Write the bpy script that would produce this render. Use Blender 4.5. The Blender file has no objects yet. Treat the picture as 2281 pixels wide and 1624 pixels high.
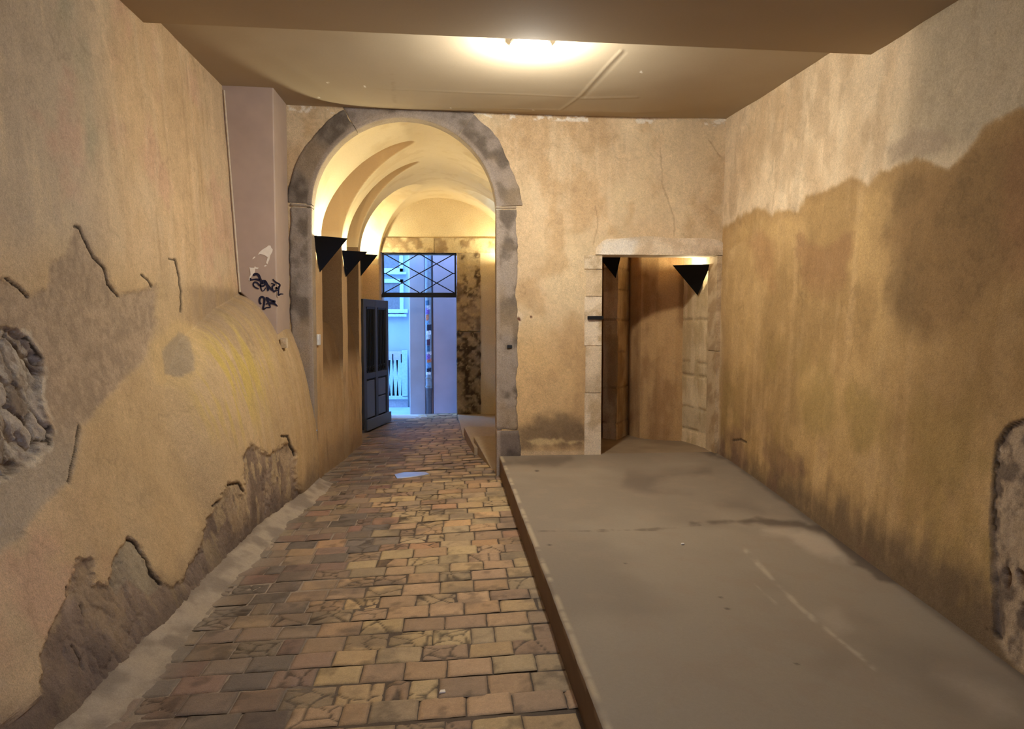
import bpy, math
import numpy as np

# ------------------------------------------------------------------ camera model
F = 1700.0; W, H = 2281.0, 1624.0
EYE = np.array([0.0, 0.0, 1.6])
YAW = math.atan((W/2 - 1020.0)/F)            # looking slightly to the right of the passage axis
PITCH = math.atan((H/2 - 716.0)/F)           # and slightly down
cy, sy, cp, sp = math.cos(YAW), math.sin(YAW), math.cos(PITCH), math.sin(PITCH)
R_ = np.array([cy, -sy, 0.0])
F_ = np.array([sy*cp, cy*cp, -sp])
U_ = np.cross(R_, F_)

def ray(px, py):
    return F_ + R_*((px - W/2)/F) - U_*((py - H/2)/F)
def onY(px, py, Y):
    d = ray(px, py); return EYE + d*(Y/d[1])
def onZ(px, py, z):
    d = ray(px, py); return EYE + d*((z-1.6)/d[2])
def onX(px, py, x):
    d = ray(px, py); return EYE + d*(x/d[0])
def proj(P):
    P = np.asarray(P, float) - EYE
    d = P@F_
    d = np.where(np.abs(d) < 1e-3, 1e-3, d)
    u = W/2 + F*(P@R_)/d; v = H/2 - F*(P@U_)/d
    bad = d < 0.3
    return np.where(bad, -9999, u), np.where(bad, -9999, v)

def lin(r, g, b):
    c = np.array([r, g, b])/255.0
    c = np.where(c <= 0.04045, c/12.92, ((c+0.055)/1.055)**2.4)
    l = float(c@np.array([0.3, 0.55, 0.15])); return np.clip(l+(c-l)*0.84, 0, 1)

# ------------------------------------------------------------------ noise and masks
_rng = np.random.default_rng(7)
_T = _rng.random((256, 256))
def vn(x, y, seed=0):
    x = np.asarray(x, float) + seed*17.31; y = np.asarray(y, float) + seed*9.77
    xi = np.floor(x).astype(int); yi = np.floor(y).astype(int)
    fx = x-xi; fy = y-yi
    fx = fx*fx*(3-2*fx); fy = fy*fy*(3-2*fy)
    a = _T[xi & 255, yi & 255]; b = _T[(xi+1) & 255, yi & 255]
    c = _T[xi & 255, (yi+1) & 255]; d = _T[(xi+1) & 255, (yi+1) & 255]
    return (a*(1-fx)+b*fx)*(1-fy)+(c*(1-fx)+d*fx)*fy
def fbm(x, y, seed=0, o=4):
    s = 0; a = 0.5; n = 0
    for k in range(o):
        s = s + a*vn(np.asarray(x)*2**k, np.asarray(y)*2**k, seed+k*3); n += a; a *= 0.55
    return s/n
def grunge(a, b, seed):
    """mottled pigment: warped blotches plus speckle, about 1 on average"""
    wa = a+0.25*fbm(a*2.2, b*2.2, seed+40, 3); wb = b+0.25*fbm(a*2.2, b*2.2, seed+41, 3)
    vein = 1-sst(0.0, 0.022, np.abs(fbm(wa*3.3, wb*2.9, seed+15, 4)-0.5)); vein = vein*sst(0.45, 0.6, fbm(a*2.4, b*2.4, seed+19, 3))
    return 1-0.13*vein+0.22*(fbm(wa*3.1, wb*2.6, seed, 5)-0.5)+0.20*(fbm(wa*11, wb*9, seed+7, 4)-0.5)+0.16*(fbm(a*40, b*34, seed+9, 3)-0.5)
def sst(a, b, x):
    t = np.clip((x-a)/(b-a), 0, 1); return t*t*(3-2*t)
def mix(a, b, m):
    m = np.asarray(m)[..., None]; return a*(1-m)+b*m
def worley(x, y, seed=0):
    """distance to the nearest and second nearest jittered point, and that cell's random value"""
    xi = np.floor(x).astype(int); yi = np.floor(y).astype(int)
    f1 = np.full(np.shape(x), 9.0); f2 = np.full(np.shape(x), 9.0); idv = np.zeros(np.shape(x))
    for i in (-1, 0, 1):
        for j in (-1, 0, 1):
            a = xi+i; b = yi+j
            px = a+_T[(a+seed) & 255, (b+3*seed) & 255]; py = b+_T[(a+5*seed+91) & 255, (b+seed+37) & 255]
            d = np.hypot(x-px, y-py); r = _T[(a+seed+11) & 255, (b+53) & 255]
            nf = d < f1; f2 = np.where(nf, f1, np.minimum(f2, d)); idv = np.where(nf, r, idv); f1 = np.where(nf, d, f1)
    return f1, f2, idv
def seg_d(u, v, pts, closed=False):
    d = np.full(u.shape, 1e9)
    n = len(pts)
    for i in range(n if closed else n-1):
        ax, ay = pts[i]; bx, by = pts[(i+1) % n]
        ex, ey = bx-ax, by-ay; L = ex*ex+ey*ey+1e-9
        t = np.clip(((u-ax)*ex+(v-ay)*ey)/L, 0, 1)
        d = np.minimum(d, np.hypot(u-ax-t*ex, v-ay-t*ey))
    return d
def poly_sd(u, v, pts):
    """signed distance, positive inside"""
    d = seg_d(u, v, pts, True)
    ins = np.zeros(u.shape, bool); n = len(pts)
    for i in range(n):
        ax, ay = pts[i]; bx, by = pts[(i+1) % n]
        if ay == by: continue
        c = ((ay > v) != (by > v)) & (u < (bx-ax)*(v-ay)/(by-ay)+ax)
        ins ^= c
    return np.where(ins, d, -d)

# ------------------------------------------------------------------ blender helpers
sc = bpy.context.scene
COL = sc.collection
def raw(name, verts, faces, mat=None, cols=None, parent=None, smooth=True, sharp=None):
    me = bpy.data.meshes.new(name)
    if isinstance(faces, np.ndarray):
        v = np.asarray(verts, np.float32).reshape(-1, 3); n = len(faces); k = faces.shape[1]
        me.vertices.add(len(v)); me.vertices.foreach_set('co', v.ravel())
        me.loops.add(n*k); me.loops.foreach_set('vertex_index', faces.astype(np.int32).ravel())
        me.polygons.add(n); me.polygons.foreach_set('loop_start', np.arange(0, n*k, k, dtype=np.int32))
        me.update(calc_edges=True)
    else:
        me.from_pydata([tuple(map(float, p)) for p in verts], [], faces); me.update()
    if cols is not None:
        c = np.asarray(cols, np.float32).reshape(-1, cols.shape[-1])
        if c.shape[1] == 3: c = np.concatenate([c, np.zeros((len(c), 1), np.float32)], 1)
        at = me.color_attributes.new('Col', 'FLOAT_COLOR', 'POINT'); at.data.foreach_set('color', c.ravel())
    if smooth:
        me.polygons.foreach_set('use_smooth', np.ones(len(me.polygons), bool))
        if sharp is not None: me.set_sharp_from_angle(angle=math.radians(sharp))
    ob = bpy.data.objects.new(name, me); COL.objects.link(ob)
    if mat: me.materials.append(mat)
    if parent: ob.parent = parent
    return ob
def grid(name, P, mat, cols=None, keep=None, parent=None, flip=False, sharp=None):
    nu, nv = P.shape[:2]
    idx = np.arange(nu*nv).reshape(nu, nv)
    f = np.stack([idx[:-1, :-1], idx[1:, :-1], idx[1:, 1:], idx[:-1, 1:]], -1).reshape(-1, 4)
    if keep is not None: f = f[keep[:-1, :-1].ravel()]
    if flip: f = f[:, ::-1]
    return raw(name, P.reshape(-1, 3), np.ascontiguousarray(f), mat, None if cols is None else cols, parent, True, sharp)
def tag(o, label=None, cat=None, group=None, kind=None):
    if label: o['label'] = label
    if cat: o['category'] = cat
    if group: o['group'] = group
    if kind: o['kind'] = kind
    return o
def struct(o): o['kind'] = 'structure'; return o
def empty(name, loc):
    o = bpy.data.objects.new(name, None); o.empty_display_size = 0.1; o.location = loc; COL.objects.link(o); return o
def adopt(o, p):
    """parent o to Empty p keeping the world-space mesh in place"""
    o.parent = p
    l = p.location
    me = o.data
    n = len(me.vertices); a = np.empty(n*3, np.float32); me.vertices.foreach_get('co', a)
    a = a.reshape(-1, 3) - np.array(l, np.float32); me.vertices.foreach_set('co', a.ravel()); me.update()
    return o

class MB:
    """collects shapes into one mesh"""
    def __init__(s): s.v = []; s.f = []
    def add(s, vs, fs):
        n = len(s.v); s.v += [tuple(map(float, p)) for p in vs]; s.f += [tuple(i+n for i in f) for f in fs]; return s
    def box(s, a, b):
        x0, y0, z0 = a; x1, y1, z1 = b
        return s.add([(x0,y0,z0),(x1,y0,z0),(x1,y1,z0),(x0,y1,z0),(x0,y0,z1),(x1,y0,z1),(x1,y1,z1),(x0,y1,z1)],
                     [(0,3,2,1),(4,5,6,7),(0,1,5,4),(1,2,6,5),(2,3,7,6),(3,0,4,7)])
    def obox(s, o, ax, ay, az):
        o = np.array(o, float); ax, ay, az = map(lambda q: np.array(q, float), (ax, ay, az))
        p = [o, o+ax, o+ax+ay, o+ay, o+az, o+ax+az, o+ax+ay+az, o+ay+az]
        return s.add(p, [(0,3,2,1),(4,5,6,7),(0,1,5,4),(1,2,6,5),(2,3,7,6),(3,0,4,7)])
    def prism(s, pts, d):
        """polygon pts (3-D) extruded along d"""
        d = np.array(d, float); n = len(pts); p = [np.array(q, float) for q in pts]
        return s.add(p+[q+d for q in p], [tuple(range(n))[::-1], tuple(range(n, 2*n))]+[(i, (i+1) % n, n+(i+1) % n, n+i) for i in range(n)])
    def tube(s, path, r, k=10, cap=True):
        path = [np.array(p, float) for p in path]; n = len(path); rs = r if hasattr(r, '__len__') else [r]*n
        vs = []; fs = []
        for i, p in enumerate(path):
            t = path[min(i+1, n-1)]-path[max(i-1, 0)]; t /= np.linalg.norm(t)+1e-12
            a = np.array([0, 0, 1.0]) if abs(t[2]) < 0.9 else np.array([1.0, 0, 0])
            x = np.cross(t, a); x /= np.linalg.norm(x); y = np.cross(t, x)
            for j in range(k):
                q = 2*math.pi*j/k; vs.append(p+rs[i]*(x*math.cos(q)+y*math.sin(q)))
        for i in range(n-1):
            for j in range(k): fs.append((i*k+j, i*k+(j+1) % k, (i+1)*k+(j+1) % k, (i+1)*k+j))
        if cap: fs += [tuple(range(k))[::-1], tuple(range((n-1)*k, n*k))]
        return s.add(vs, fs)
    def sphere(s, c, r, nu=20, nv=12, sc_=(1, 1, 1), lo=0.0, hi=1.0):
        vs = []; fs = []
        for i in range(nv+1):
            th = math.pi*(lo+(hi-lo)*i/nv)
            for j in range(nu):
                ph = 2*math.pi*j/nu
                vs.append((c[0]+r*sc_[0]*math.sin(th)*math.cos(ph), c[1]+r*sc_[1]*math.sin(th)*math.sin(ph), c[2]+r*sc_[2]*math.cos(th)))
        for i in range(nv):
            for j in range(nu): fs.append((i*nu+j, (i+1)*nu+j, (i+1)*nu+(j+1) % nu, i*nu+(j+1) % nu))
        return s.add(vs, fs)
    def build(s, name, mat, parent=None, bevel=0, smooth=None, label=None):
        o = raw(name, s.v, s.f, mat, None, None, smooth=True, sharp=35 if smooth is None else smooth)
        if parent: adopt(o, parent)
        if bevel:
            m = o.modifiers.new('bevel', 'BEVEL'); m.width = bevel; m.segments = 2; m.limit_method = 'ANGLE'; m.angle_limit = math.radians(40)
        if label: o['label'] = label
        return o

# ------------------------------------------------------------------ materials
def nodes(name):
    m = bpy.data.materials.new(name); m.use_nodes = True
    nt = m.node_tree; b = nt.nodes['Principled BSDF']; return m, nt, b
def N(nt, t, **kw):
    n = nt.nodes.new(t)
    for k, v in kw.items():
        if k.startswith('_'): setattr(n, k[1:], v)
        else: n.inputs[k.replace('__', ' ')].default_value = v
    return n
def plaster_mat(name, grain=220.0, fine=0.25, bump=0.25, coarse=1.0, rough=0.92, strx=1.0):
    """base colour from the wall's own pigment attribute, grain and relief from noise; alpha marks rough, exposed masonry"""
    m, nt, b = nodes(name); L = nt.links.new
    at = N(nt, 'ShaderNodeVertexColor', _layer_name='Col')
    geo = N(nt, 'ShaderNodeNewGeometry')
    n1 = N(nt, 'ShaderNodeTexNoise', Scale=grain, Detail=3.0); L(geo.outputs['Position'], n1.inputs['Vector'])
    n2 = N(nt, 'ShaderNodeTexNoise', Scale=55.0, Detail=6.0, Roughness=0.75); L(geo.outputs['Position'], n2.inputs['Vector'])
    n3 = N(nt, 'ShaderNodeTexNoise', Scale=30.0, Detail=8.0, Roughness=0.7); L(geo.outputs['Position'], n3.inputs['Vector'])
    add = N(nt, 'ShaderNodeMath', _operation='ADD'); L(n1.outputs['Fac'], add.inputs[0]); L(n2.outputs['Fac'], add.inputs[1])
    mr = N(nt, 'ShaderNodeMapRange'); mr.inputs['From Min'].default_value = 0.6; mr.inputs['From Max'].default_value = 1.4
    mr.inputs['To Min'].default_value = 1-fine; mr.inputs['To Max'].default_value = 1+fine; L(add.outputs[0], mr.inputs['Value'])
    mu = N(nt, 'ShaderNodeVectorMath', _operation='SCALE'); L(at.outputs['Color'], mu.inputs[0]); L(mr.outputs[0], mu.inputs['Scale'])
    L(mu.outputs[0], b.inputs['Base Color'])
    b.inputs['Roughness'].default_value = rough
    b.inputs['Specular IOR Level'].default_value = 0.25
    c = N(nt, 'ShaderNodeMath', _operation='MULTIPLY'); L(n3.outputs['Fac'], c.inputs[0]); L(at.outputs['Alpha'], c.inputs[1])
    c2 = N(nt, 'ShaderNodeMath', _operation='MULTIPLY_ADD'); L(c.outputs[0], c2.inputs[0]); c2.inputs[1].default_value = 9.0*coarse; L(add.outputs[0], c2.inputs[2])
    bp = N(nt, 'ShaderNodeBump', Strength=bump, Distance=0.006); L(c2.outputs[0], bp.inputs['Height']); L(bp.outputs[0], b.inputs['Normal'])
    return m
def flat_mat(name, col, rough=0.6, metal=0.0, noise=0.12, scale=30.0, bump=0.0, emit=None, es=0, spec=0.4):
    m, nt, b = nodes(name); L = nt.links.new
    geo = N(nt, 'ShaderNodeTexCoord')
    n = N(nt, 'ShaderNodeTexNoise', Scale=scale, Detail=5.0); L(geo.outputs['Object'], n.inputs['Vector'])
    mr = N(nt, 'ShaderNodeMapRange'); mr.inputs['From Min'].default_value = 0.3; mr.inputs['From Max'].default_value = 0.7
    mr.inputs['To Min'].default_value = 1-noise; mr.inputs['To Max'].default_value = 1+noise; L(n.outputs['Fac'], mr.inputs['Value'])
    rgb = N(nt, 'ShaderNodeRGB'); rgb.outputs[0].default_value = (*map(float, col), 1)
    mu = N(nt, 'ShaderNodeVectorMath', _operation='SCALE'); L(rgb.outputs[0], mu.inputs[0]); L(mr.outputs[0], mu.inputs['Scale'])
    L(mu.outputs[0], b.inputs['Base Color'])
    b.inputs['Roughness'].default_value = rough; b.inputs['Metallic'].default_value = metal; b.inputs['Specular IOR Level'].default_value = spec
    if bump:
        bp = N(nt, 'ShaderNodeBump', Strength=bump, Distance=0.004); L(n.outputs['Fac'], bp.inputs['Height']); L(bp.outputs[0], b.inputs['Normal'])
    if emit is not None:
        b.inputs['Emission Color'].default_value = (*map(float, emit), 1); b.inputs['Emission Strength'].default_value = es
    return m

M_PL = plaster_mat('plaster', grain=160, fine=0.30, bump=0.5)
M_ST = plaster_mat('stone', grain=120, fine=0.28, bump=0.5)
M_CON = plaster_mat('concrete', grain=260, fine=0.09, bump=0.10, rough=0.7)
M_CEIL = plaster_mat('painted_board', grain=90, fine=0.03, bump=0.03, rough=0.9)
M_BRICK = plaster_mat('terracotta', grain=180, fine=0.2, bump=0.35, rough=0.62)
M_VAULT = plaster_mat('vault_plaster', fine=0.07, bump=0.15)
M_POST = flat_mat('painted_post', lin(182,158,140), 0.6, noise=0.05, scale=6)
M_INK = flat_mat('marker_ink', lin(16,16,48), 0.5)
M_PAPER = flat_mat('paper', lin(238,228,212), 0.7, noise=0.04)
M_IRON = flat_mat('black_iron', lin(22,21,22), 0.45, 0.3)
M_SCONCE = flat_mat('black_sheet_metal', lin(14,13,13), 0.35, 0.2, spec=0.3)
M_DOOR = flat_mat('dark_door_paint', lin(58,62,72), 0.45, noise=0.1, scale=12)
M_DARK = flat_mat('dark_recess', lin(20,20,23), 0.6)
M_BULB = flat_mat('glowing_bulb', (1,1,1), emit=(1.0,0.86,0.6), es=25)
M_GLOBE = flat_mat('glowing_opal_glass', (0.9,0.88,0.82), 0.3, emit=(1.0,0.94,0.82), es=7)
M_ZINC = flat_mat('zinc', lin(150,150,150), 0.5, 0.2)
M_WHITE = flat_mat('white_plastic', lin(225,225,220), 0.4)

# ------------------------------------------------------------------ palette (albedo)
CREAM = lin(226,198,156); OCHRE = lin(205,160,92); BEIGE = lin(208,178,136); PINKISH = lin(212,178,142)
BROWN = lin(158,112,64); GREYM = lin(168,148,126); STONE = lin(150,136,122); STONE_D = lin(112,98,84)
PALE = lin(226,204,170); GRIME = lin(112,94,80); PURPLE = lin(132,110,98)

YF = 7.5            # inner face of the far wall
def ceil_z(X, Y):
    t = np.clip((X+2.05)/4.75, -0.1, 1.1)
    return 1.6 + (2.06*(1-t) + (1.975 + 0.02*(Y-6.5))*t)
# ================================================================== LEFT WALL
def left_X(Y, z):
    k2 = sst(4.9, 6.6, Y)
    up = -2.07+0.058*np.clip(3.65-z, 0, 1.8)
    t = np.clip(z/1.75, 0, 1)
    bat = 0.50*(1-t)**1.25*(1-0.25*t)
    b = np.interp(Y, [4.3, 4.9, 5.45, 6.3, 7.2, 7.6], [0.75, 1.12, 1.46, 1.70, 1.88, 1.90])
    a = (0.48+0.12*sst(5.6, 7.3, Y))
    q = np.clip(z/b, 0, 1)
    bul = a*np.sqrt(np.clip(1-q**2.1, 0, 1))*sst(4.2, 5.2, Y)
    bt = bat*(1-k2)
    m = np.maximum(bul, bt); d = np.abs(bul-bt)
    return up + m + 0.25*np.maximum(0.08-d, 0)**2/0.08
def crackmask(u, v, lines, w):
    m = np.zeros(u.shape)
    for L in lines:
        uu = u + 5*(fbm(u/14, v/14, 31)-0.5); vv = v + 5*(fbm(u/14, v/14, 47)-0.5)
        m = np.maximum(m, 1-sst(w*0.5, w*1.3, seg_d(uu, vv, L)))
    return m

RUBBLE = [(-60,722),(0,732),(40,735),(65,751),(101,799),(103,831),(93,883),(106,939),(116,961),(113,991),(86,1017),(43,1047),(0,1073),(-60,1090)]
RENDER = [(-60,615),(0,621),(17,621),(39,637),(65,663),(105,640),(110,590),(150,570),(166,505),(179,508),(190,534),(207,572),(233,600),(241,633),(263,661),(345,640),(350,720),(315,810),(280,840),(190,940),(177,948),(170,1004),(153,1075),(100,1120),(50,1190),(0,1230),(-60,1240)]
LOWDMG = [(-80,1640),(0,1618),(35,1611),(69,1584),(96,1549),(98,1511),(90,1457),(115,1407),(148,1326),(152,1307),(173,1250),(207,1246),(209,1300),(246,1303),(254,1261),(269,1223),(288,1202),(307,1209),(327,1246),(338,1277),(361,1303),(384,1307),(415,1280),(442,1230),(453,1204),(480,1127),(515,1079),(530,1079),(546,1108),(553,1077),(545,1020),(560,985),(600,1010),(628,1000),(645,980),(660,1010),(664,1090),(700,1120),(540,1270),(361,1450),(250,1570),(100,1700),(-80,1800)]
TONGUE = [(246,1303),(254,1261),(269,1223),(288,1202),(307,1209),(327,1246),(338,1277),(361,1303),(335,1330),(290,1292),(265,1325)]
LCRACKS = [[(166,505),(179,508),(190,534),(207,572),(233,600),(241,633),(263,661)], [(-20,621),(17,621),(39,637),(65,663)],
           [(377,577),(390,579),(399,616),(405,650),(404,695)], [(315,612),(328,622),(338,637)], [(65,751),(82,771),(101,799)],
           [(116,950),(114,991)], [(177,948),(170,1004),(153,1075)], [(627,972),(640,972),(652,1000),(657,1015)], [(510,1082),(535,1077),(547,1095)],
           [(150,1307),(152,1328)], [(187,1350),(194,1376)], [(170,1440),(182,1460),(196,1492)], [(232,1547),(245,1535),(264,1530)], [(475,1127),(490,1118)],
           [(0,1622),(40,1606),(66,1586)], [(288,1202),(302,1206),(327,1246),(340,1277),(358,1302)]]
def left_wall():
    Ys = np.concatenate([np.arange(-2.6, 2.9, 0.12), np.arange(2.9, 7.53, 0.0085)])
    zs = np.arange(-0.05, 3.75, 0.0085)
    Y, Z = np.meshgrid(Ys, zs, indexing='ij')
    X = left_X(Y, Z)
    P = np.stack([X, Y, Z], -1)
    u, v = proj(P)
    nz = fbm(Y*6, Z*6, 3, 5); n2 = fbm(Y*1.3, Z*1.1, 11, 4); st = fbm(Y*16, Z*1.3, 5, 4); n3 = fbm(Y*22, Z*22, 9, 4)
    wob = 30*(fbm(u/46, v/46, 2, 6)-0.5)+16*(fbm(u/9, v/9, 6, 4)-0.5)
    X += 0.030*(n2-0.5) + 0.006*(nz-0.5)
    up = sst(1.7, 2.1, Z)
    c = mix(BEIGE, lin(205,170,122), sst(0.4, 0.62, n2))
    c = mix(c, lin(190,168,138), up*sst(5.0, 4.0, Y))
    c = mix(c, lin(168,158,128), 0.75*up*sst(0.5, 0.7, fbm(Y*2.0, Z*1.0, 21))*sst(5.0, 4.4, Y))       # greenish-grey daylight tint painted into the near upper wall
    c = mix(c, lin(205,150,125), 0.35*sst(0.55, 0.75, fbm(Y*2.4, Z*2.4, 23)))                        # pinkish bloom
    c = mix(c, lin(158,126,84), 0.38*sst(0.50, 0.78, st*0.6+0.4*nz)*sst(4.4, 5.2, Y)*up)                         # run-off streaks
    c = mix(c, lin(222,194,150), 0.35*sst(0.48, 0.75, fbm(Y*9, Z*1.6, 27))*up)
    c = mix(c, lin(198,166,114), 0.7*(1-up)*sst(3.2, 4.2, Y))
    # the swelling towards the far end
    bul = (1-sst(1.83, 1.93, Z+0.02*nz))*sst(5.2, 6.2, Y)
    c = mix(c, lin(150,126,100), 0.75*bul*sst(1.25, 1.7, Z+0.25*(n2-0.5)))
    c = mix(c, lin(206,176,62), 0.8*sst(0.46, 0.62, fbm(Y*16, Z*2.2, 29))*sst(60, -40, np.hypot((u-520)/1.0, (v-840)*0.7)-70+wob))
    c = mix(c, lin(186,150,86), bul*0.35*sst(0.4, 0.6, st))
    dab = poly_sd(u, v, [(352,775),(395,728),(430,740),(448,790),(445,830),(400,855),(355,842)]) + wob*0.35
    c = mix(c, lin(214,180,116), 0.55*sst(26, 6, np.abs(dab-2)))
    c = mix(c, lin(170,150,120), 0.8*sst(8, 16, dab))
    c = mix(c, lin(214,182,128), 0.8*sst(0, 6, poly_sd(u, v, [(497,755),(508,765),(520,800),(515,806),(503,790)])))
    # bare render, then the hole with the masonry behind
    rd = poly_sd(u, v, RENDER) + wob*0.6
    m_r = sst(-10, 9, rd)
    c = mix(c, mix(lin(182,156,126), lin(164,140,114), sst(0.4, 0.65, n3)), 0.85*m_r)
    lowr = sst(900, 1060, v)*m_r
    c = mix(c, lin(186,168,142), 0.8*lowr)
    rb = poly_sd(u, v, RUBBLE) + wob*0.7
    m_b = sst(-2, 5, rb)
    c = mix(c, mix(lin(182,164,144), lin(96,74,54), sst(0.46, 0.64, fbm(Y*9, Z*7, 33, 4))), m_b)
    c = mix(c, lin(150,134,118), 0.5*m_b*sst(0.5, 0.62, n3))
    wy = Y*7+0.9*fbm(Y*9, Z*9, 61, 3); wz = Z*5.5+0.9*fbm(Y*9, Z*9, 62, 3)
    f1, f2, iv = worley(wy, wz, 3); gapm = 1-sst(0.03, 0.16, f2-f1)
    c = mix(c, mix(lin(196,182,164), lin(140,120,100), iv), 0.55*m_b)
    c = mix(c, lin(74,54,38), 0.75*m_b*gapm*sst(0.40, 0.56, fbm(Y*5, Z*5, 63)))
    c = mix(c, lin(206,192,172), 0.6*m_b*sst(0.56, 0.64, fbm(Y*24, Z*20, 64, 4)))
    c = mix(c, lin(214,198,172), 0.7*sst(10, 2, np.abs(rb+4))*sst(0.42, 0.58, fbm(Y*10, Z*10, 65)))
    # broken, damp foot of the wall
    lo = poly_sd(u, v, LOWDMG) + wob*0.8
    m_l = sst(-6, 8, lo)
    c = mix(c, mix(lin(172,146,122), lin(128,106,90), sst(0.36, 0.66, fbm(Y*5, Z*4, 37, 5))), 0.9*m_l)
    c = mix(c, lin(196,166,122), 0.6*m_l*sst(0.50, 0.60, fbm(Y*4, Z*5, 45, 5)))
    c = mix(c, lin(198,170,124), 0.8*m_l*sst(0.57, 0.63, fbm(Y*13, Z*6, 39, 4))*sst(560, 400, np.abs(u-600)+200))
    tg = poly_sd(u, v, TONGUE) + wob*0.3
    c = mix(c, lin(176,160,130), 0.8*sst(-2, 5, tg))
    c = mix(c, lin(96,80,70), 0.7*(1-sst(0.0, 0.30, Z - 0.25*(nz-0.3))))
    c = c*grunge(Y, Z, 301)[..., None]
    ck = crackmask(u, v, LCRACKS, 2.4)
    c = mix(c, lin(52,40,30), 0.92*ck)
    X -= 0.006*m_r*(0.6+0.8*n3) + m_b*(0.012+0.06*(fbm(Y*9, Z*8, 41, 5)-0.35)) + 0.014*m_l*(0.3+1.4*fbm(Y*14, Z*10, 43, 4)) + 0.012*ck
    X -= m_b*(0.022*gapm-0.012*(iv-0.5))
    f1, f2, iv = worley(Y*13+fbm(Y*9, Z*9, 66, 3), Z*11+fbm(Y*9, Z*9, 67, 3), 5)
    rg = m_l*sst(0.62, 0.30, Z)*sst(0.4, 0.6, fbm(Y*3, Z*3, 68)); X -= rg*(0.006*(1-sst(0.02, 0.2, f2-f1))-0.009*(iv-0.5))
    c = mix(c, mix(lin(164,142,126), lin(116,98,90), iv), 0.35*rg)
    al = np.clip(0.45*m_r + 0.9*m_b + 0.8*m_l, 0, 1)
    P[..., 0] = X
    struct(grid('wall_left', P, M_PL, np.concatenate([c, al[..., None]], -1), flip=True))
left_wall()

# ================================================================== RIGHT WALL
def right_X(Y, z):
    b = 2.61 - 0.0405*(7.5-Y); t = 2.655 + 0.0313*(7.5-Y)
    k = (z-0.27)/3.33
    return b + (t-b)*k
DAMP = [(1600,500),(1629,488),(1659,473),(1693,458),(1723,473),(1743,463),(1777,468),(1792,433),(1816,431),(1846,419),(1895,394),(1920,394),(1935,409),(1964,379),(1984,379),(2013,360),(2048,355),(2092,365),(2117,374),(2161,340),(2181,305),(2196,276),(2235,256),(2281,236),(2700,150),(2700,2400),(1600,1100)]
DARKB = [(2400,230),(2281,240),(2196,290),(2165,350),(2092,372),(2013,366),(1992,395),(1985,500),(1970,525),(1988,600),(1990,690),(2060,760),(2140,720),(2200,650),(2290,560),(2400,560)]
BLOB = [(1777,527),(1790,522),(1800,545),(1860,535),(1880,512),(1897,520),(1893,570),(1880,640),(1850,682),(1805,672),(1780,640)]
RPATCH = [(2400,900),(2275,938),(2255,942),(2238,955),(2222,985),(2214,1040),(2210,1100),(2207,1200),(2205,1300),(2212,1420),(2240,1465),(2400,1600)]
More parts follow.
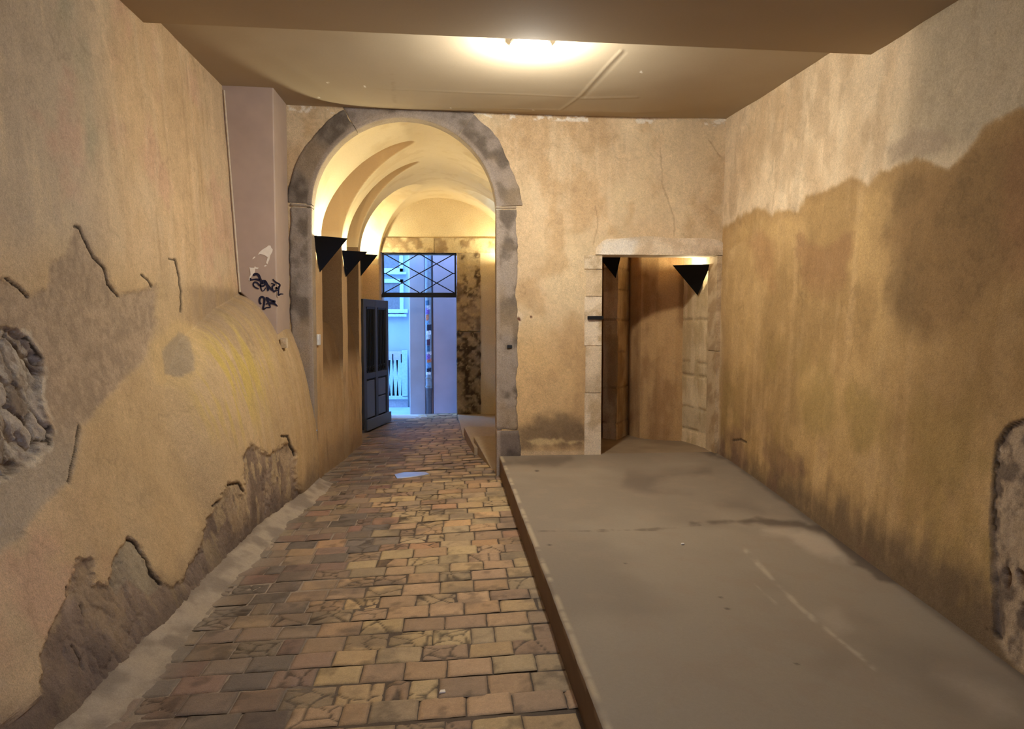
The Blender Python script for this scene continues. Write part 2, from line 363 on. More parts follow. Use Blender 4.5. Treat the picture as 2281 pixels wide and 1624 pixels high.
def right_wall():
    Ys = np.concatenate([np.arange(-2.6, 2.6, 0.12), np.arange(2.6, 7.53, 0.0105)])
    zs = np.arange(-0.05, 3.75, 0.0105)
    Y, Z = np.meshgrid(Ys, zs, indexing='ij')
    X = right_X(Y, Z); P = np.stack([X, Y, Z], -1); u, v = proj(P)
    nz = fbm(Y*6, Z*6, 53, 5); n2 = fbm(Y*1.5, Z*1.2, 61, 4); st = fbm(Y*11, Z*1.1, 55, 4); n3 = fbm(Y*20, Z*20, 59, 4)
    wob = 30*(fbm(u/36, v/50, 52, 5)-0.5); wst = 16*(fbm(Y*13, Z*3.5, 57, 5)-0.5)
    X = X + 0.03*(n2-0.5) + 0.005*(nz-0.5)
    c = mix(CREAM, lin(206,174,130), sst(0.42, 0.66, n2))
    c = mix(c, lin(190,158,116), 0.6*sst(0.5, 0.7, fbm(Y*6, Z*3, 63)))
    c = mix(c, lin(228,206,168), 0.32*sst(0.48, 0.72, st*0.6+0.4*nz))
    c = mix(c, lin(164,146,116), 0.75*sst(4.7, 4.1, Y+0.5*(n2-0.5))*sst(2.3, 2.6, Z))
    blot = poly_sd(u, v, [(1975,330),(2030,290),(2100,285),(2140,310),(2100,345),(2040,345),(1985,372)]) + wob
    c = mix(c, lin(172,148,118), 0.8*sst(-8, 14, blot))
    d = poly_sd(u, v, DAMP) + wob*0.5 + wst
    m = sst(-5, 11, d)
    oc = mix(lin(196,156,90), lin(172,134,74), sst(0.4, 0.65, n2))
    oc = mix(oc, lin(212,172,112), 0.40*sst(0.46, 0.70, st*0.6+0.4*nz))
    oc = mix(oc, lin(160,130,58), 0.6*sst(0.45, 0.70, fbm(Y*2.6, Z*2, 65))*sst(1.6, 1.1, Z))
    c = mix(c, oc, m)
    c = mix(c, lin(150,112,64), 0.55*m*sst(40, 4, d)*0.6)
    dk = poly_sd(u, v, DARKB) + wob*1.6 + wst
    c = mix(c, mix(lin(138,104,60), lin(116,88,50), sst(0.4, 0.6, nz)), 0.85*m*sst(-40, 36, dk+22*(nz-0.5)))
    c = mix(c, lin(148,84,58), 0.4*m*sst(-30, 40, poly_sd(u, v, [(2300,300),(2230,330),(2220,480),(2260,620),(2400,600),(2400,280)])+wob*2))
    c = mix(c, lin(150,112,58), 0.5*m*sst(1930, 2080, u+40*(n2-0.5)+wob)*sst(1150, 850, v+60*(nz-0.5)))
    bb = poly_sd(u, v, BLOB) + wob + 0.6*wst
    c = mix(c, lin(150,106,62), 0.62*m*sst(-9, 12, bb+0.5*wst)*sst(700, 600, v+30*(st-0.5)))
    g2 = poly_sd(u, v, [(1670,540),(1700,520),(1722,560),(1720,640),(1700,620),(1690,580)]) + wob*1.2
    c = mix(c, lin(164,112,64), 0.45*m*sst(-16, 12, g2+0.6*wst))
    base = Z-0.22
    c = mix(c, lin(104,84,62), 0.85*(1-sst(0.02, 0.34, base+0.22*(st-0.5)+0.30*(nz-0.5)+0.2*(n2-0.5))))
    c = mix(c, lin(120,84,66), 0.5*sst(0.7, 0.2, base)*sst(0.5, 0.7, fbm(Y*2.2, Z*3, 67)))
    pt = poly_sd(u, v, RPATCH) + wob*0.5
    mp = sst(-2, 5, pt)
    c = mix(c, mix(lin(188,160,124), lin(124,104,84), sst(0.42, 0.62, fbm(Y*16, Z*12, 69, 4))), mp)
    for q in ([(2222,1272),(2233,1265),(2243,1290),(2238,1318),(2226,1312)], [(2250,1268),(2268,1268),(2278,1290),(2272,1312),(2256,1302)], [(2262,1345),(2300,1340),(2300,1395),(2270,1380)]):
        hq = sst(-2, 5, poly_sd(u, v, q) + wob*0.3); c = mix(c, lin(96,62,36), 0.85*hq); X = X + 0.025*hq
    c = c*grunge(Y, Z, 311)[..., None]
    ck = crackmask(u, v, [[(2290,932),(2260,942),(2240,955),(2222,985),(2214,1040),(2210,1100),(2207,1180)], [(1632,982),(1648,978),(1660,985)], [(2196,1400),(2212,1408),(2222,1424)]], 2.2)
    c = mix(c, lin(60,44,30), 0.8*ck)
    X = X + 0.02*mp*(0.4+1.2*fbm(Y*14, Z*11, 71, 4)) + 0.008*ck
    P[..., 0] = X
    struct(grid('wall_right', P, M_PL, np.concatenate([c, (0.8*mp)[..., None]], -1)))
right_wall()

# ================================================================== FAR WALL with archway and doorway
def fw(px, py): p = onY(px, py, YF); return p[0], p[2]
AXL = fw(697, 700)[0]; AXR = fw(1105, 700)[0]; AC = (AXL+AXR)/2; AR = (AXR-AXL)/2
AZT = fw(900, 262)[1]; AZ = AZT-AR                 # springing height of the semicircle
DX0 = fw(1340, 700)[0]; DX1 = fw(1595, 700)[0]; DZ1 = fw(1450, 568)[1]; PLZ = 0.27
def far_wall():
    xs = np.arange(-2.1, 2.85, 0.0105); zs = np.arange(-0.05, 3.75, 0.0105)
    X, Z = np.meshgrid(xs, zs, indexing='ij'); Y = np.full(X.shape, YF)
    P = np.stack([X, Y, Z], -1); u, v = proj(P)
    n2 = fbm(X*1.5, Z*1.3, 81, 4); nz = fbm(X*6, Z*6, 83, 5); st = fbm(X*13, Z*1.4, 85, 4); wob = 26*(fbm(u/30, v/30, 87, 5)-0.5)
    Y = Y + 0.012*(n2-0.5) + 0.004*(nz-0.5)
    c = mix(lin(216,188,142), lin(212,180,134), sst(0.4, 0.62, n2))
    c = mix(c, lin(226,198,154), 0.5*sst(0.5, 0.7, st)*sst(2.4, 2.8, Z))
    c = mix(c, lin(214,168,96), 0.65*sst(1.75, 1.2, Z+0.5*(n2-0.5)))
    c = mix(c, lin(190,150,96), 0.55*sst(0.5, 0.7, fbm(X*3.4, Z*2.4, 89, 4)))
    gr = poly_sd(u, v, [(1165,960),(1200,940),(1245,915),(1290,935),(1310,960),(1310,985),(1165,995)]) + wob*1.6
    c = mix(c, lin(92,74,58), 0.7*sst(-24, 14, gr))
    yl = sst(8, 0, np.abs(v-(984+16*(fbm(u/14, u*0, 93, 4)-0.5)))+wob*0.6)*sst(1165, 1180, u)*sst(1310, 1290, u)
    c = mix(c, lin(214,182,120), 0.8*yl)
    c = mix(c, lin(206,178,138), 0.6*sst(1000, 1008, v))
    c = c*grunge(X, Z, 321)[..., None]
    c = mix(c, lin(238,228,208), 0.8*sst(0.60, 0.66, fbm(X*11, Z*16, 91))*sst(0.05, 0.03, ceil_z(X, YF)-0.03-Z))
    scar = sst(-3, 5, poly_sd(u, v, [(1126,692),(1150,690),(1166,702),(1158,728),(1138,730),(1128,712)])+wob*0.5)
    c = mix(c, lin(222,196,160), 0.8*scar)
    for (a, b, r) in ((1148,711,3.5),(1155,710,4),(1158,713,2.5),(1183,706,3)):
        c = mix(c, lin(96,42,24), 0.9*(1-sst(r*0.6, r*1.4, np.hypot(u-a, v-b))))
    ck = crackmask(u, v, [[(1327,460),(1332,500),(1322,545)], [(1470,330),(1476,415),(1500,480),(1503,525)], [(1577,310),(1605,350)], [(741,262),(755,285),(765,305)]], 1.6)
    c = mix(c, lin(150,116,80), 0.45*ck)
    P[..., 1] = Y
    arch = ((np.abs(X-AC) < AR+0.05) & (Z < AZ)) | ((np.hypot(X-AC, Z-AZ) < AR+0.05) & (Z >= AZ))
    door = (X > DX0-0.06) & (X < DX1+0.05) & (Z < DZ1+0.05)
    keep = ~(arch | door)
    struct(grid('wall_far', P, M_PL, np.concatenate([c, np.zeros(X.shape+(1,))], -1), keep=keep, flip=True))
far_wall()

def stone_cols(A, B, seed, base=STONE, dark=STONE_D, pale=None):
    n = fbm(A*7, B*7, seed, 5); n2 = fbm(A*2, B*2, seed+5, 4)
    c = mix(base, dark, sst(0.42, 0.66, n)); c = mix(c, lin(166,140,104), 0.5*sst(0.5, 0.72, n2))
    if pale is not None: c = mix(c, pale, 0.6*sst(0.55, 0.7, fbm(A*16, B*16, seed+9, 3)))
    return np.concatenate([c, np.full(A.shape+(1,), 0.22)], -1)

# archway: swept along left jamb - arc - right jamb ; cross section = front face (outer -> inner), nosing, reveal
DEPTH = 0.17
def arch_path(s):
    """s in metres from left foot; returns point (x,z) on the opening and outward normal"""
    s = np.asarray(s, float); h = AZ; La = math.pi*AR
    x = np.where(s < h, AXL, np.where(s > h+La, AXR, AC-AR*np.cos(np.clip((s-h)/AR, 0, math.pi))))
    z = np.where(s < h, s, np.where(s > h+La, h-(s-h-La), AZ+AR*np.sin(np.clip((s-h)/AR, 0, math.pi))))
    nx = np.where(s < h, -1, np.where(s > h+La, 1, -np.cos(np.clip((s-h)/AR, 0, math.pi))))
    nz = np.where((s < h) | (s > h+La), 0, np.sin(np.clip((s-h)/AR, 0, math.pi)))
    return x, z, nx, nz
archway = empty('stone_archway', (AC, YF, 0))
tag(archway, 'round-headed grey stone archway opening onto the brick-paved passage', 'archway')
def arch_piece(name, s0, s1, w, seed, off=0.0, base=STONE, dark=STONE_D, label=None, gap=0.003):
    s = np.linspace(s0+gap, s1-gap, max(6, int((s1-s0)/0.02)))
    k = np.concatenate([np.linspace(1, 0.12, 12), np.linspace(0.06, 0, 3)])
    S, K = np.meshgrid(s, k, indexing='ij')
    x, z, nx, nz = arch_path(S)
    edge = w*(1+0.30*(fbm(S*6, S*0+seed, seed, 4)-0.5))
    d = K*edge
    X = x+nx*d; Z = z+nz*d
    lim = ceil_z(X, YF)+0.02
    Z = np.minimum(Z, lim)
    Y = YF-0.012-off+0.012*(fbm(S*14, d*14, seed+3, 4)-0.5)
    Y = np.where(K == 1, YF+0.02, Y); Y = np.where((K < 0.03), Y+0.012, Y)
    end = np.minimum(S-s0, s1-S); Y = Y + 4*gap*(1-sst(0.0, 0.014, end))
    front = np.stack([X, Y, Z], -1)
    dep = np.linspace(0.02, DEPTH, 16)
    S2, D2 = np.meshgrid(s, dep, indexing='ij'); x2, z2, nx2, nz2 = arch_path(S2)
    rr = 0.008*(fbm(S2*10, D2*10, seed+8, 3)-0.5)
    rev = np.stack([x2+nx2*rr, YF+D2, z2+nz2*rr], -1)
    P = np.concatenate([front, rev], 1)
    A = np.concatenate([S, S2], 1); B = np.concatenate([d, D2+1], 1)
    cols = stone_cols(A, B, seed, base, dark)
    m = np.concatenate([K*0, D2*0+1], 1)
    cols[..., :3] = mix(cols[..., :3], lin(188,166,132), 0.6*m)
    rim = np.concatenate([sst(0.22, 0.1, K), D2*0], 1); cols[..., :3] = mix(cols[..., :3], lin(170,152,134), 0.7*rim)
    o = grid(name, P, M_ST, cols, flip=True); adopt(o, archway)
    if label: o['label'] = label
    return o
La = math.pi*AR; zi = fw(670, 462)[1]; zb = fw(1130, 958)[1]
arch_piece('base_block', 0.0, zb, 0.24, 101, 0.02, lin(122,106,96), lin(92,80,72))
arch_piece('jamb', zb, zi, 0.215, 102)
arch_piece('impost', zi, AZ+0.05, 0.21, 103, 0.004, lin(186,160,120), STONE)
arch_piece('voussoir', AZ+0.05, AZ+La*0.33, 0.235, 104, 0, lin(132,118,104), lin(98,86,74))
arch_piece('voussoir', AZ+La*0.33, AZ+La*0.70, 0.30, 105, 0, lin(150,136,124), gap=0.0006)
arch_piece('voussoir', AZ+La*0.70, AZ+La-0.05, 0.26, 106, 0, lin(156,140,126), gap=0.0006)
arch_piece('impost', AZ+La-0.05, AZ+La+(AZ-zi), 0.215, 107, 0.004, lin(176,152,120), STONE)
arch_piece('jamb', AZ+La+(AZ-zi), AZ+La+AZ-zb, 0.215, 108, 0, lin(160,144,128))
arch_piece('base_block', AZ+La+AZ-zb, AZ+La+AZ, 0.245, 109, 0.02, lin(126,110,98), lin(92,80,72))
# square bolt hole in the right jamb
hx, hz = fw(1135, 772)
adopt(MB().box((hx-0.024, YF-0.022, hz-0.015), (hx+0.024, YF+0.03, hz+0.015)).build('bolt_hole', M_DARK, None, label='dark square bolt hole'), archway)

# stone doorway surround -------------------------------------------------
surround = empty('stone_door_surround', ((DX0+DX1)/2, YF, PLZ))
tag(surround, 'pale stone surround of the low doorway in the far wall', 'door surround')
def block(name, x0, x1, y0, y1, z0, z1, seed, parent, mat=M_ST, base=PALE, dark=lin(196,168,126), amp=0.012, res=0.022, edge=0.02, pale=None, courses=None, label=None, shape=None, paint=None):
    """a dressed stone block: subdivided box, softened edges, tooled faces"""
    vs = []; fs = []; cs = []
    def face(o, a, b, nrm):
        o, a, b, nrm = [np.array(q, float) for q in (o, a, b, nrm)]
        la, lb = np.linalg.norm(a), np.linalg.norm(b)
        na, nb = max(3, int(la/res)), max(3, int(lb/res))
        s, t = np.meshgrid(np.linspace(0, 1, na+1), np.linspace(0, 1, nb+1), indexing='ij')
        P = o+s[..., None]*a+t[..., None]*b
        ed = np.minimum(np.minimum(s, 1-s)*la, np.minimum(t, 1-t)*lb)
        q = P[..., 0]*9+P[..., 1]*5; r = P[..., 2]*9+P[..., 1]*4
        dsp = amp*(fbm(q, r, seed, 4)-0.55)*sst(0, 0.02, ed) - 0.4*edge*(1-sst(0, edge, ed))*0
        sh = (1-sst(0, edge, ed))*0.0
        P = P + nrm*(dsp-sh)[..., None]
        C = stone_cols(q/7, r/7, seed, base, dark, pale)
        if courses:
            for zc in courses:
                w = np.abs(P[..., 2]-zc-0.02*(fbm(q*0.4, r*0, seed+2)-0.5)); k = 1-sst(0.006, 0.016, w)
                P = P - nrm*(0.016*k)[..., None]; C[..., :3] = mix(C[..., :3], lin(120,96,66), 0.7*k)
        if shape: P = shape(P)
        if paint: C[..., :3] = paint(P, C[..., :3])
        n0 = sum(len(x) for x in vs); ii = np.arange((na+1)*(nb+1)).reshape(na+1, nb+1)+n0
        vs.append(P.reshape(-1, 3)); cs.append(C.reshape(-1, 4))
        fs.append(np.stack([ii[:-1, :-1], ii[1:, :-1], ii[1:, 1:], ii[:-1, 1:]], -1).reshape(-1, 4))
    dx, dy, dz = x1-x0, y1-y0, z1-z0
    face((x0,y0,z0), (dx,0,0), (0,0,dz), (0,-1,0)); face((x1,y1,z0), (-dx,0,0), (0,0,dz), (0,1,0))
    face((x0,y1,z0), (0,-dy,0), (0,0,dz), (-1,0,0)); face((x1,y0,z0), (0,dy,0), (0,0,dz), (1,0,0))
    face((x0,y0,z1), (dx,0,0), (0,dy,0), (0,0,1)); face((x0,y1,z0), (dx,0,0), (0,-dy,0), (0,0,-1))
    o = raw(name, np.concatenate(vs), np.ascontiguousarray(np.concatenate(fs)), mat, np.concatenate(cs), None, True, 50)
    if parent: adopt(o, parent)
    if label: o['label'] = label
    return o
jx0 = fw(1303, 700)[0]; jx1 = fw(1614, 700)[0]
zj = [PLZ-0.01, fw(1320, 875)[1], fw(1320, 770)[1], fw(1320, 660)[1], fw(1320, 600)[1], DZ1-0.005]
jit = [0, 0.005, -0.006, 0.012, -0.01]
for i in range(5):
    block('left_jamb_stone'.replace('left_', ''), jx0+jit[i]-0.005*(i == 3), DX0, YF-0.012-0.004*(i % 2), YF+0.3, zj[i]+0.003, zj[i+1]-0.003, 120+i, surround,
          base=[PALE, lin(224,200,164), lin(230,208,176), lin(218,190,148), lin(232,212,180)][i])
for a, b, s_ in ((PLZ-0.01, 1.30, 130), (1.305, DZ1-0.005, 131)):
    block('jamb_stone', DX1, jx1, YF-0.012, YF+0.26, a, b, s_, surround, base=lin(206,176,130), dark=lin(180,146,100))
lx0, lz1 = fw(1326, 530); lx1 = fw(1617, 530)[0]
def lint_shape(P):
    P = P.copy(); f = np.clip((P[..., 2]-DZ1)/(lz1-DZ1), 0, 1); x = P[..., 0]
    cut = 0.10*np.clip(1-(x-lx0)/0.14, 0, 1)**2+0.05*np.clip(1-(lx1-x)/0.12, 0, 1)**2
    P[..., 2] -= f*(cut-0.012*np.sin(x*4.0)-0.008*np.sin(x*11.0)); return P
def lint_paint(P, C):
    u, v = proj(P); m = sst(-6, 8, poly_sd(u, v, [(1340,545),(1352,533),(1395,526),(1420,535),(1412,562),(1400,572),(1336,572)])+14*(fbm(u/20, v/20, 135)-0.5))
    return mix(C, lin(232,222,206), 0.8*m)
block('lintel', lx0, lx1, YF-0.022, YF+0.3, DZ1, lz1, 133, surround, shape=lint_shape, paint=lint_paint, base=lin(230,206,170), dark=lin(212,184,146))
hp = fw(1325, 708)
MB().box((fw(1308,708)[0], YF-0.035, hp[1]-0.018), (fw(1343,708)[0], YF-0.008, hp[1]+0.018)).build('hinge_strap', M_IRON, surround, bevel=0.004, label='short black iron hinge strap')

# ================================================================== CEILING of the room and the lower soffit
def ceiling():
    xs = np.arange(-2.12, 2.95, 0.0125); ys = np.concatenate([np.arange(4.3, 7.56, 0.0125)])
    X, Y = np.meshgrid(xs, ys, indexing='ij')
    Z = ceil_z(X, Y)
    P = np.stack([X, Y, Z], -1); u, v = proj(P)
    # sagging lining: belly towards the far wall, rising again at the left end
    belly = sst(-1.75, -0.6, X)*sst(2.6, 1.6, X)
    Z = Z - 0.05*belly*sst(5.6, 7.0, Y)*(1-0.75*sst(7.15, 7.5, Y))
    Z = Z - 0.012*(fbm(X*1.2, Y*1.4, 141, 3)-0.5)
    def ridge(line, w, a):
        return a*(1-sst(0, w, seg_d(u, v, line)))
    Z = Z - ridge([(1385,112),(1345,150),(1293,200),(1248,232)], 4, 0.004)
    Z = Z + ridge([(1392,118),(1352,156),(1300,204)], 5, 0.0025)
    Z = Z - ridge([(1293,206),(1330,206),(1420,205)], 4, 0.003) - ridge([(840,185),(1060,195),(1285,203)], 3, 0.002) - ridge([(880,228),(1240,232)], 4, 0.003)
    P[..., 2] = Z
    n = fbm(X*1.3, Y*1.3, 143, 4)
    c = mix(lin(178,160,130), lin(168,148,116), n)
    for (a, b, r) in ((812,182,2.2),(710,212,1.8),(730,177,1.8),(1188,233,2),(1428,156,2.5),(1004,230,1.8)):
        c = mix(c, lin(240,236,225), 1-sst(r*0.6, r*1.3, np.hypot(u-a, v-b)))
    c = mix(c, lin(150,130,100), 0.35*(1-sst(2, 7, seg_d(u, v, [(874,160),(882,246)])))*sst(0.45, 0.6, fbm(X*10, Y*20, 145)))
    struct(grid('ceiling', P, M_CEIL, np.concatenate([c, np.zeros(X.shape+(1,))], -1)))
ceiling()
SL = onX(315, 50, -2.05); SR = onZ(1945, 122, 3.35)
def soffit():
    a = np.array(SL); b = np.array(SR)
    d = (b-a); ext = d/np.linalg.norm(d)
    a2 = a-ext*0.25; b2 = b+ext*0.45
    xs = np.linspace(0, 1, 160); ys = np.linspace(0, 1, 160)
    S, T = np.meshgrid(xs, ys, indexing='ij')
    E = a2+S[..., None]*(b2-a2)
    P = E.copy(); P[..., 1] = E[..., 1]*(1-T)+(-2.6)*T
    cols = np.broadcast_to(lin(176,154,118), P.shape).copy()
    cols = mix(cols, lin(160,136,100), fbm(P[..., 0]*1.2, P[..., 1]*1.2, 147, 3))
    o = grid('ceiling_soffit', P, M_CEIL, np.concatenate([cols, np.zeros(S.shape+(1,))], -1), flip=False)
    struct(o)
    m = MB(); m.add([a2, b2, (b2[0], b2[1], 3.75), (a2[0], a2[1], 3.75)], [(0,1,2,3)])
    f = raw('ceiling_soffit_face', m.v, m.f, flat_mat('soffit_paint', lin(170,146,110), 0.6, noise=0.04), None, None, False)
    struct(f)
    f.parent = o
soffit()

# ================================================================== BOXED POST in the far left corner
px0 = onY(518, 215, 6.97)[0]; px1 = onY(609, 218, 6.97)[0]
zc0 = 3.665
post = empty('boxed_post', ((px0+px1)/2, 7.2, 1.3))
tag(post, 'pinkish painted boxed post in the corner, scrawled with black marker', 'post')
foot = [(float(left_X(np.array(7.0), np.array(z_)))-0.03, 6.97, float(z_)) for z_ in np.linspace(3.6, 1.30, 24)]
foot = [p for p in foot if p[0] < px1-0.005]
MB().prism(foot+[(px1, 6.97, foot[-1][2]-0.02), (px1, 6.97, 3.675), (foot[0][0], 6.97, 3.675)], (0, 0.52, 0)).build('shaft', M_POST, post, bevel=0.012)
# caulk bead down the left edge and scuffed strip on the right edge
bead = [(float(left_X(np.array(6.96), np.array(z_)))+0.014, 6.966, z_) for z_ in np.linspace(3.62, 1.86, 14)]
MB().tube(bead, 0.009, 6).build('caulk_bead', flat_mat('caulk', lin(206,188,160), 0.7), post)
def zoomp(zx, zy, Y): return onY(530+zx*0.11083, 520+zy*0.11083, Y)
def strokes(lines, w, Y):
    m = MB(); dy = 0.0015
    for li, L in enumerate(lines):
        pts = np.array([zoomp(a, b, Y) for a, b in L])
        # resample (Catmull-Rom) and stroke
        pp = np.concatenate([[2*pts[0]-pts[1]], pts, [2*pts[-1]-pts[-2]]]); out = []
        for i in range(1, len(pp)-2):
            for t in np.linspace(0, 1, 7, endpoint=False):
                p0, p1, p2, p3 = pp[i-1], pp[i], pp[i+1], pp[i+2]
                out.append(0.5*((2*p1)+(-p0+p2)*t+(2*p0-5*p1+4*p2-p3)*t*t+(-p0+3*p1-3*p2+p3)*t**3))
        out.append(pts[-1]); out = np.array(out); n = len(out)
        vs = []; fs = []
        ww = w[li] if hasattr(w, '__len__') else w
        for i in range(n):
            t = out[min(i+1, n-1)]-out[max(i-1, 0)]; t /= np.linalg.norm(t)+1e-9
            s = np.array([-t[2], 0, t[0]]); f = i/(n-1); k = ww*(0.55+0.45*math.sin(math.pi*min(1, f*1.1+0.05))**0.5)
            vs += [out[i]+s*k, out[i]-s*k]
        for i in range(n-1): fs.append((2*i, 2*i+1, 2*i+3, 2*i+2))
        vs = [np.array(q)+np.array([0, -dy-0.0002*li, 0]) for q in vs]
        m.add(vs, fs)
    return m
INK1 = [[(310,855),(330,825),(385,820),(420,850),(440,900),(455,945),(400,930),(330,925),(240,940)], [(240,905),(270,925)],
        [(420,1115),(360,1090),(315,1050),(310,1010),(340,980),(390,995),(430,1040),(470,1060),(520,1050),(550,1010),(540,965),(500,950),(465,980),(455,1050),(470,1120),(495,1160),(530,1140),(560,1090)],
        [(440,930),(490,1000),(540,960),(590,1040),(605,1130),(600,1160)], [(570,1000),(640,1090),(720,1170)],
        [(700,920),(760,980),(840,1030),(825,1090),(810,1140),(730,1150)], [(670,1000),(740,1035),(690,1070),(720,1170),(760,1160)], [(760,1080),(790,1110),(770,1080)], [(820,1060),(815,1180),(815,1240),(860,1220),(915,1220)]]
INK2 = [[(470,1420),(440,1390),(435,1330),(460,1285),(500,1280),(530,1320),(525,1420),(510,1520),(580,1490),(650,1490)], [(570,1280),(590,1340),(630,1420),(655,1490)], [(590,1290),(650,1340),(740,1370),(680,1390),(560,1420)], [(600,1400),(720,1410),(800,1465)]]
strokes(INK1, [0.012,0.009,0.008,0.012,0.010,0.008,0.007,0.010,0.008], 6.968).build('marker_scrawl', M_INK, post, label='looping blue-black marker signature')
strokes(INK2, 0.010, 6.968).build('marker_scrawl', M_INK, post, label='smaller blue-black marker scrawl underneath')
def patchp(polys, name, label):
    m = MB()
    for L in polys: m.prism([zoomp(a, b, 6.969) for a, b in L], (0, -0.002, 0))
    return m.build(name, M_PAPER, post, label=label, smooth=10)
patchp([[(400,430),(430,380),(500,320),(570,280),(620,240),(655,245),(670,290),(700,320),(690,370),(650,440),(630,530),(590,620),(565,590),(600,480),(540,440),(500,425),(450,415)], [(520,655),(565,630),(578,650),(545,668)], [(285,520),(320,470),(350,462),(345,490),(305,515)]], 'torn_paper', 'white torn remnant of a paper notice')
patchp([[(230,680),(265,690),(330,690),(340,655),(360,680),(420,690),(390,720),(350,710),(335,790),(270,870),(235,950),(215,940),(235,870),(255,830),(245,740)]], 'torn_paper', 'lower white torn paper remnant')
# bare plaster chips where the post meets the swelling
tip = onY(634, 765, 6.96)
block('plaster_chip', tip[0]-0.03, tip[0]+0.02, 6.93, 7.0, tip[2]-0.04, tip[2]+0.05, 160, post, base=lin(225,205,170), res=0.012)

